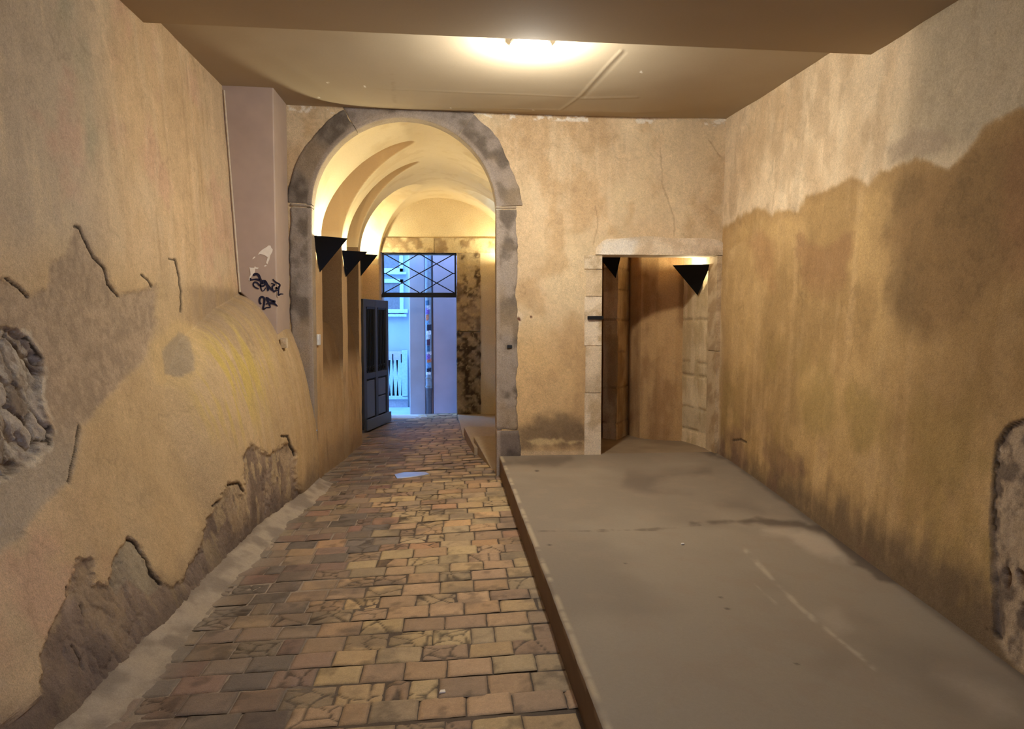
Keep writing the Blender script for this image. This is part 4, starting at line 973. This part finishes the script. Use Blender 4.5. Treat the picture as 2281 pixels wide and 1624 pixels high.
# lobby shell and floor
sh = MB()
sh.add([(0.9, 7.6, LZ1), (3.2, 7.6, LZ1), (3.2, 9.9, LZ1), (0.9, 9.9, LZ1)], [(0,1,2,3)])
sh.add([(0.95, 7.6, 0.2), (0.95, 9.9, 0.2), (0.95, 9.9, LZ1), (0.95, 7.6, LZ1)], [(0,1,2,3)])
sh.add([(0.9, 9.8, 0.2), (3.2, 9.8, 0.2), (3.2, 9.8, LZ1), (0.9, 9.8, LZ1)], [(0,1,2,3)])
sh.add([(3.1, 7.4, 0.2), (3.1, 9.9, 0.2), (3.1, 9.9, LZ1), (3.1, 7.4, LZ1)], [(0,1,2,3)])
struct(raw('wall_stair_shell', sh.v, sh.f, flat_mat('stair_plaster', lin(188,146,88), 0.9, noise=0.15, scale=3), None, None, False))
xs = np.arange(0.95, 3.15, 0.03); ys = np.arange(7.5, 9.85, 0.03); X, Y = np.meshgrid(xs, ys, indexing='ij')
cfl = mix(lin(166,142,108), lin(120,98,72), fbm(X*3, Y*3, 281, 4))
struct(grid('floor_stair', np.stack([X, Y, np.full(X.shape, PLZ-0.004)], -1), M_CON, np.concatenate([cfl, 0*X[..., None]], -1)))

# ================================================================== SCONCES
def sconce(wx, wy, ztop, nrm, w, p, h, label, power, group='black triangular wall lights', drift=0.0, size=0.03):
    n = np.array([nrm[0], nrm[1], 0.0]); n /= np.linalg.norm(n); t = np.array([-n[1], n[0], 0.0])
    o = np.array([wx, wy, ztop]); rt = empty('wall_sconce', tuple(map(float, o))); tag(rt, label, 'wall light', group)
    A = o+n*0.002-up*h; C0 = o-t*w-n*0.014; C1 = o+t*w-n*0.014; Fp = o+n*p
    m = MB()
    for a, b in ((C0, Fp), (C1, Fp)):
        nn = np.cross(b-a, A-a); nn /= np.linalg.norm(nn)
        m.prism([a, b, A], nn*0.004)
    m.build('shade', M_SCONCE, rt)
    MB().obox(o-t*0.05-up*0.20+n*0.001, t*0.10, n*0.018, up*0.16).build('back_plate', M_SCONCE, rt)
    bc = o+n*0.09-up*0.055
    hold = MB().tube([o+n*0.015-up*0.11, bc-up*0.04], 0.012, 8).build('lamp_holder', M_ZINC, rt)
    bo = MB().sphere(bc, 0.028, 14, 8).build('bulb', M_BULB, rt, smooth=80); bo.parent = hold
    if power:
        l = bpy.data.lights.new('sconce_light', 'POINT'); l.energy = power; l.color = (1.0, 0.91, 0.64); l.shadow_soft_size = size
        lo = bpy.data.objects.new('sconce_light', l); COL.objects.link(lo); lo.location = bc+up*0.045+n*0.0; lo.parent = rt; lo.matrix_parent_inverse.identity()
        lo.location = (bc+up*0.045)-o
    return rt
def spx(px_apex, X): return onX(px_apex, 600, X)[1]
y1 = spx(713, AXL+0.01); z1 = onY(773, 531, y1)[2]
sconce(AXL+0.004, y1, z1, (1, 0), 0.25, onY(773, 531, y1)[0]-AXL, z1-onY(713, 606, y1)[2], 'largest black triangular wall light, just inside the archway on the left', 40)
x2 = float(pass_x(8.98))
sconce(x2+0.01, 9.0, onY(815, 561, 9.0)[2], (1, 0), 0.17, onY(816, 561, 9.0)[0]-x2, 0.29, 'middle of three black triangular wall lights in the passage', 20)
x3 = float(pass_x(11.4))-0.24
sconce(x3, 11.9, onY(841, 568, 11.9)[2], (1, 0), 0.22, onY(841, 568, 11.9)[0]-x3, 0.33, 'farthest black triangular wall light, nearest the street gate', 40)
sconce(PRX-0.002, 12.08, 2.60, (-1, 0), 0.18, 0.19, 0.30, 'black triangular wall light on the right passage wall beside the street gate', 34)
sconce(PRX-0.002, 9.35, 2.60, (-1, 0), 0.2, 0.22, 0.30, 'black triangular wall light on the right passage wall above the ramp', 20)
# on the stair pier, seen through the doorway
sconce(pxY(1558, 7.97)[0]-0.02, 7.97, onY(1530, 592, 7.97)[2], (-1, -0.16), 0.25, 0.29, 0.31, 'black triangular wall light on the right stone pier inside the doorway', 13)
cf = np.array(pxY(1372, 8.50)); n_ = np.array([-0.96, -0.12])
sconce(cf[0]-0.03, 8.37, onY(1362, 553, 8.62)[2], n_, 0.20, 0.30, 0.35, 'black triangular wall light half hidden behind the left doorway jamb', 9.0)

# ================================================================== CEILING LAMP
lp = onZ(1182, 99, 3.58); lx, ly = float(lp[0]), float(lp[1]); lzc = float(ceil_z(lx, ly))-0.005
cl = empty('ceiling_lamp', (lx, ly, lzc)); tag(cl, 'round glowing opal ceiling lamp partly hidden by the dropped soffit', 'ceiling lamp')
MB().tube([(lx, ly, lzc), (lx, ly, lzc-0.025)], 0.145, 32).build('base', M_WHITE, cl)
MB().sphere((lx, ly, lzc-0.025), 0.15, 32, 12, (1, 1, 0.55), 0.5, 1.0).build('globe', M_GLOBE, cl, smooth=80)
l = bpy.data.lights.new('ceiling_lamp_light', 'POINT'); l.energy = 105; l.color = (0.995, 0.965, 0.87); l.shadow_soft_size = 0.06
lo = bpy.data.objects.new('ceiling_lamp_light', l); COL.objects.link(lo); lo.parent = cl; lo.location = (0, 0, -0.185)

l = bpy.data.lights.new('ceiling_lamp_downlight', 'SPOT'); l.energy = 85; l.color = (0.995, 0.965, 0.87); l.spot_size = math.pi; l.spot_blend = 0.6; l.shadow_soft_size = 0.06
lo = bpy.data.objects.new('ceiling_lamp_downlight', l); COL.objects.link(lo); lo.parent = cl; lo.location = (0, 0, -0.185)

# ================================================================== BACK of the room (behind the camera)
bw = MB()
bw.add([(-2.6,-2.5,-0.05),(-0.2,-2.5,-0.05),(-0.2,-2.5,3.8),(-2.6,-2.5,3.8)], [(0,1,2,3)])
bw.add([(0.28,-2.5,-0.05),(3.4,-2.5,-0.05),(3.4,-2.5,3.8),(0.28,-2.5,3.8)], [(0,1,2,3)])
bw.add([(-0.2,-2.5,2.4),(0.28,-2.5,2.4),(0.28,-2.5,3.8),(-0.2,-2.5,3.8)], [(0,1,2,3)])
struct(raw('wall_back', bw.v, bw.f, flat_mat('back_plaster', lin(205,172,128), 0.9), None, None, False))
zr_ = float(SL[2]+(SR[2]-SL[2])*0.45)-0.004
rl = empty('ceiling_lamp', (0.3, 0.4, zr_)); tag(rl, 'round glowing opal ceiling lamp under the dropped soffit near the courtyard door', 'ceiling lamp')
MB().tube([(0.3, 0.4, zr_), (0.3, 0.4, zr_-0.025)], 0.145, 32).build('base', M_WHITE, rl)
MB().sphere((0.3, 0.4, zr_-0.025), 0.15, 32, 12, (1, 1, 0.55), 0.5, 1.0).build('globe', M_GLOBE, rl, smooth=80)
l = bpy.data.lights.new('rear_ceiling_lamp_light', 'POINT'); l.energy = 27; l.color = (1.0, 0.955, 0.84); l.shadow_soft_size = 0.08
lo = bpy.data.objects.new('rear_ceiling_lamp_light', l); COL.objects.link(lo); lo.parent = rl; lo.location = (0, 0, -0.22)

# ================================================================== STREET
SZ = -0.11
st = MB(); st.box((-7, YG+0.5, SZ-0.2), (7, 22, SZ))
struct(st.build('street_paving', flat_mat('street_stone', lin(140,166,180), 0.8, noise=0.12, scale=3)))
th = MB(); th.box((GX0-0.05, YG+0.0, -0.2), (GX1+0.05, YG+0.52, 0.03)); struct(th.build('door_threshold', flat_mat('threshold_stone', lin(190,180,170), 0.7), None, bevel=0.01))
YPR, YRC = 13.6, 15.4
def sp_(px, py, Y): p = onY(px, py, Y); return p[0], p[2]
ax = sp_(911, 700, YPR)[0]; ap = sp_(947, 700, YPR)[0]; aq = sp_(965, 700, YPR)[0]
pm_ = flat_mat('pink_render', lin(206,180,192), 0.85, noise=0.08, scale=2.5, bump=0.1)
bm_ = flat_mat('pale_render', lin(196,186,196), 0.85, noise=0.08, scale=2.5, bump=0.1)
b = MB(); b.box((ax, YPR, SZ), (ap, YPR+2.2, 4.3)); struct(b.build('wall_street_pier', bm_, None, bevel=0.02))
b = MB(); b.box((aq, YPR-0.05, SZ), (5.0, YPR+2.2, 4.3)); b.box((ap-0.01, YPR+0.08, SZ), (aq+0.01, YPR+2.2, 4.3)); struct(b.build('wall_street_right', pm_, None, bevel=0.02))
fm = flat_mat('facade_render', lin(160,178,186), 0.85, noise=0.08, scale=2.0)
b = MB(); b.box((-6, YRC, SZ), (ax+0.3, YRC+0.3, 4.3)); struct(b.build('wall_street_far', fm))
# exterior face of the passage building, so that the street is a street
b = MB(); b.box((-7, YG+0.42, SZ), (GX0-0.02, YG+0.5, 3.86)); b.box((GX1+0.02, YG+0.42, SZ), (7, YG+0.5, 3.86)); b.box((GX0-0.02, YG+0.42, GZ1), (GX1+0.02, YG+0.5, 3.86))
struct(b.build('wall_street_near', flat_mat('outer_render', lin(190,176,160), 0.9)))
# roof over passage and room: keeps daylight out
b = MB(); b.box((-3.2, -2.6, 3.78), (3.6, YG+0.5, 3.85)); struct(b.build('roof', flat_mat('roof_slab', lin(150,130,110), 0.9)))
b = MB(); b.box((-3.4, -2.6, -0.2), (-2.4, YG+0.45, 3.8)); struct(b.build('light_block_left', flat_mat('masonry', lin(120,110,100), 0.9)))  # unseen block added to stop sky light leaking through wall gaps
b = MB(); b.box((3.25, -2.6, -0.2), (3.6, YG+0.45, 3.8)); struct(b.build('light_block_right', flat_mat('masonry', lin(120,110,100), 0.9)))  # same unseen light block, added on the right side
# windows in the facade
wm = flat_mat('window_paint', lin(176,206,216), 0.5); gl = flat_mat('window_glass', lin(110,110,116), 0.06, 0.0, spec=0.8)
def window(name, x0, y0, x1, y1):
    a = sp_(x0, y1, YRC); b_ = sp_(x1, y0, YRC)
    X0, Z0, X1, Z1 = a[0], a[1], b_[0], b_[1]
    f = MB(); w = 0.075
    for q in ((X0, Z0, X0+w, Z1), (X1-w, Z0, X1, Z1), (X0, Z1-w, X1, Z1), (X0, Z0, X1, Z0+w)): f.box((q[0], YRC-0.05, q[1]), (q[2], YRC+0.01, q[3]))
    f.box((X0-0.05, YRC-0.09, Z0-0.05), (X1+0.06, YRC, Z0)); 
    o = struct(f.build(name, wm, None, bevel=0.006))
    g = MB().box((X0+w*0.6, YRC-0.02, Z0+w*0.6), (X1-w*0.6, YRC-0.012, Z1-w*0.6)).build('pane', gl); g.parent = o
window('window_1', 828, 520, 898, 606); window('window_2', 832, 622, 899, 700)
a = sp_(820, 706, YRC); b_ = sp_(909, 689, YRC)
MB_ = MB(); MB_.box((a[0], YRC-0.10, (a[1]+b_[1])/2), (b_[0], YRC, b_[1])); MB_.box((a[0], YRC-0.05, a[1]), (b_[0]-0.02, YRC, (a[1]+b_[1])/2)); struct(MB_.build('trim_1', wm, None, bevel=0.008))
# slatted gate
sgz0, sgz1 = sp_(880, 884, YRC-0.12)[1], sp_(880, 783, YRC-0.12)[1]; sx0 = sp_(812, 830, YRC-0.12)[0]; sx1 = sp_(908, 830, YRC-0.12)[0]
sg = empty('slatted_gate', ((sx0+sx1)/2, YRC-0.12, SZ)); tag(sg, 'pale slatted wooden gate across the street behind the open door', 'gate')
gm = flat_mat('pale_wood', lin(166,200,214), 0.6); 
MB().box((sx0, YRC-0.1, SZ), (sx1, YRC-0.01, sgz0-0.05)).build('plinth', flat_mat('plinth_stone', lin(170,168,176), 0.8, bump=0.2), sg)
MB().box((sx0, YRC-0.15, sgz0-0.05), (sx1, YRC-0.08, sgz0+0.02)).build('bottom_rail', gm, sg, bevel=0.004)
MB().box((sx0, YRC-0.10, sgz1-0.17), (sx1-0.12, YRC-0.08, sgz1)).build('top_rail', flat_mat('gate_rail', lin(186,182,200), 0.6), sg)
MB().box((sx1-0.11, YRC-0.15, sgz0), (sx1, YRC-0.08, sgz1+0.02)).build('side_post', gm, sg, bevel=0.004)
MB().box((sx0, YRC-0.05, sgz0), (sx1-0.1, YRC-0.03, sgz1-0.15)).build('dark_backing', M_DARK, sg)
nS = 9
for k in range(nS):
    xc = sx0+(sx1-0.12-sx0)*(k+0.5)/nS; tl = (0.025 if k % 2 else -0.02); hw = 0.034+0.006*(k % 3)
    MB().prism([(xc-hw+tl, YRC-0.12, sgz0), (xc+hw+tl, YRC-0.12, sgz0), (xc+hw-tl, YRC-0.12, sgz1-0.17), (xc-hw-tl, YRC-0.12, sgz1-0.17)], (0, 0.022, 0)).build('slat', gm, sg, bevel=0.003)
for k in range(5):
    xc = sx0+0.05+(sx1-0.17-sx0)*k/4
    MB().tube([(xc, YRC-0.14, sgz1-0.22), (xc, YRC-0.14, sgz1-0.05)], 0.012, 8).build('iron_spike', M_IRON, sg)
# drainpipe with stickers
dx, dz = sp_(956, 930, YPR); pr = 0.5*(sp_(963, 800, YPR)[0]-sp_(948, 800, YPR)[0]); dY = YPR+0.0
dp = empty('drainpipe', (dx, dY, SZ)); tag(dp, 'sticker-covered drainpipe on the wall across the street', 'drainpipe')
zsh = sp_(955, 868, YPR)[1]; zbr = sp_(955, 650, YPR)[1]
MB().tube([(dx, dY, zsh), (dx, dY, 4.25)], pr, 20).build('pipe', flat_mat('pipe_zinc', lin(150,162,180), 0.5, 0.1), dp)
MB().tube([(dx, dY, SZ), (dx, dY, zsh-0.12), (dx, dY, zsh+0.03)], [pr*0.85, pr*0.85, pr*1.08], 20).build('cast_iron_shoe', flat_mat('cast_iron', lin(104,96,104), 0.7), dp)
for zz in (zbr, zsh+0.06, sp_(955, 842, YPR)[1]):
    MB().tube([(dx, dY, zz-0.012), (dx, dY, zz+0.012)], pr*1.14, 20).build('pipe_clamp', M_ZINC, dp)
rs = np.random.default_rng(3)
scol = [lin(235,240,245), lin(40,44,70), lin(120,170,220), lin(232,120,60), lin(150,100,200), lin(225,225,235), lin(60,110,150), lin(90,50,80), lin(200,215,230)]
smats = [flat_mat('sticker_paper', c, 0.5, noise=0.35, scale=60) for c in scol]
zz = sp_(955, 835, YPR)[1]; k = 0; ztop = sp_(955, 672, YPR)[1]
while zz < ztop:
    hh = rs.uniform(0.05, 0.11); a0 = rs.uniform(-2.6, -1.9); a1 = a0+rs.uniform(0.8, 1.6)
    vs = []; na = 8
    for q in np.linspace(a0, a1, na): 
        for z_ in (zz, zz+hh): vs.append((dx+(pr+0.003)*math.cos(q), dY+(pr+0.003)*math.sin(q), z_+0.01*(q-a0)*rs.choice([0, 1])))
    o = raw('sticker', vs, [(2*i, 2*i+2, 2*i+3, 2*i+1) for i in range(na-1)], smats[k % len(smats)], None, None, True); adopt(o, dp)
    zz += hh*rs.uniform(0.7, 1.15); k += 1

# two scraps on the ground
for (a, b, r, lab, zf) in ((985,1543,0.012,'small white paper scrap on the brick paving',None), (1520,1213,0.010,'small white paper scrap on the concrete platform','p')):
    p = onZ(a, b, 0.27 if zf else 0.06); zz = float(plat_z(p[0], p[1])) if zf else float(floor_z(p[0], p[1]))
    p = onZ(a, b, zz)
    o = MB().prism([(p[0]-r, p[1]-r, zz+0.002), (p[0]+r*1.2, p[1]-r*0.7, zz+0.002), (p[0]+r*0.9, p[1]+r, zz+0.002), (p[0]-r*0.6, p[1]+r*0.8, zz+0.002)], (0, 0, 0.006)).build('paper_scrap', M_PAPER)
    tag(o, lab, 'paper scrap')

# ================================================================== WORLD, CAMERA, VIEW
w = bpy.data.worlds.new('World'); sc.world = w; w.use_nodes = True
bg = w.node_tree.nodes['Background']; bg.inputs['Color'].default_value = (0.18, 0.43, 1.0, 1); bg.inputs['Strength'].default_value = 15.0
cam = bpy.data.cameras.new('camera'); cam.sensor_width = 36; cam.sensor_fit = 'HORIZONTAL'; cam.lens = 36*F/W; cam.clip_start = 0.05
co = bpy.data.objects.new('camera', cam); COL.objects.link(co); co.location = tuple(EYE); co.rotation_euler = (math.pi/2-PITCH, 0, -YAW); sc.camera = co
vs_ = sc.view_settings; sc.display_settings.display_device = 'sRGB'; vs_.view_transform = 'Standard'; vs_.look = 'None'; vs_.gamma = 1.0; vs_.use_curve_mapping = False; vs_.exposure = 0.12
sc.cycles.use_denoising = True
sc.cycles.max_bounces = 8; sc.cycles.diffuse_bounces = 5; sc.cycles.use_adaptive_sampling = True; sc.cycles.adaptive_threshold = 0.02; sc.cycles.caustics_reflective = False; sc.cycles.caustics_refractive = False
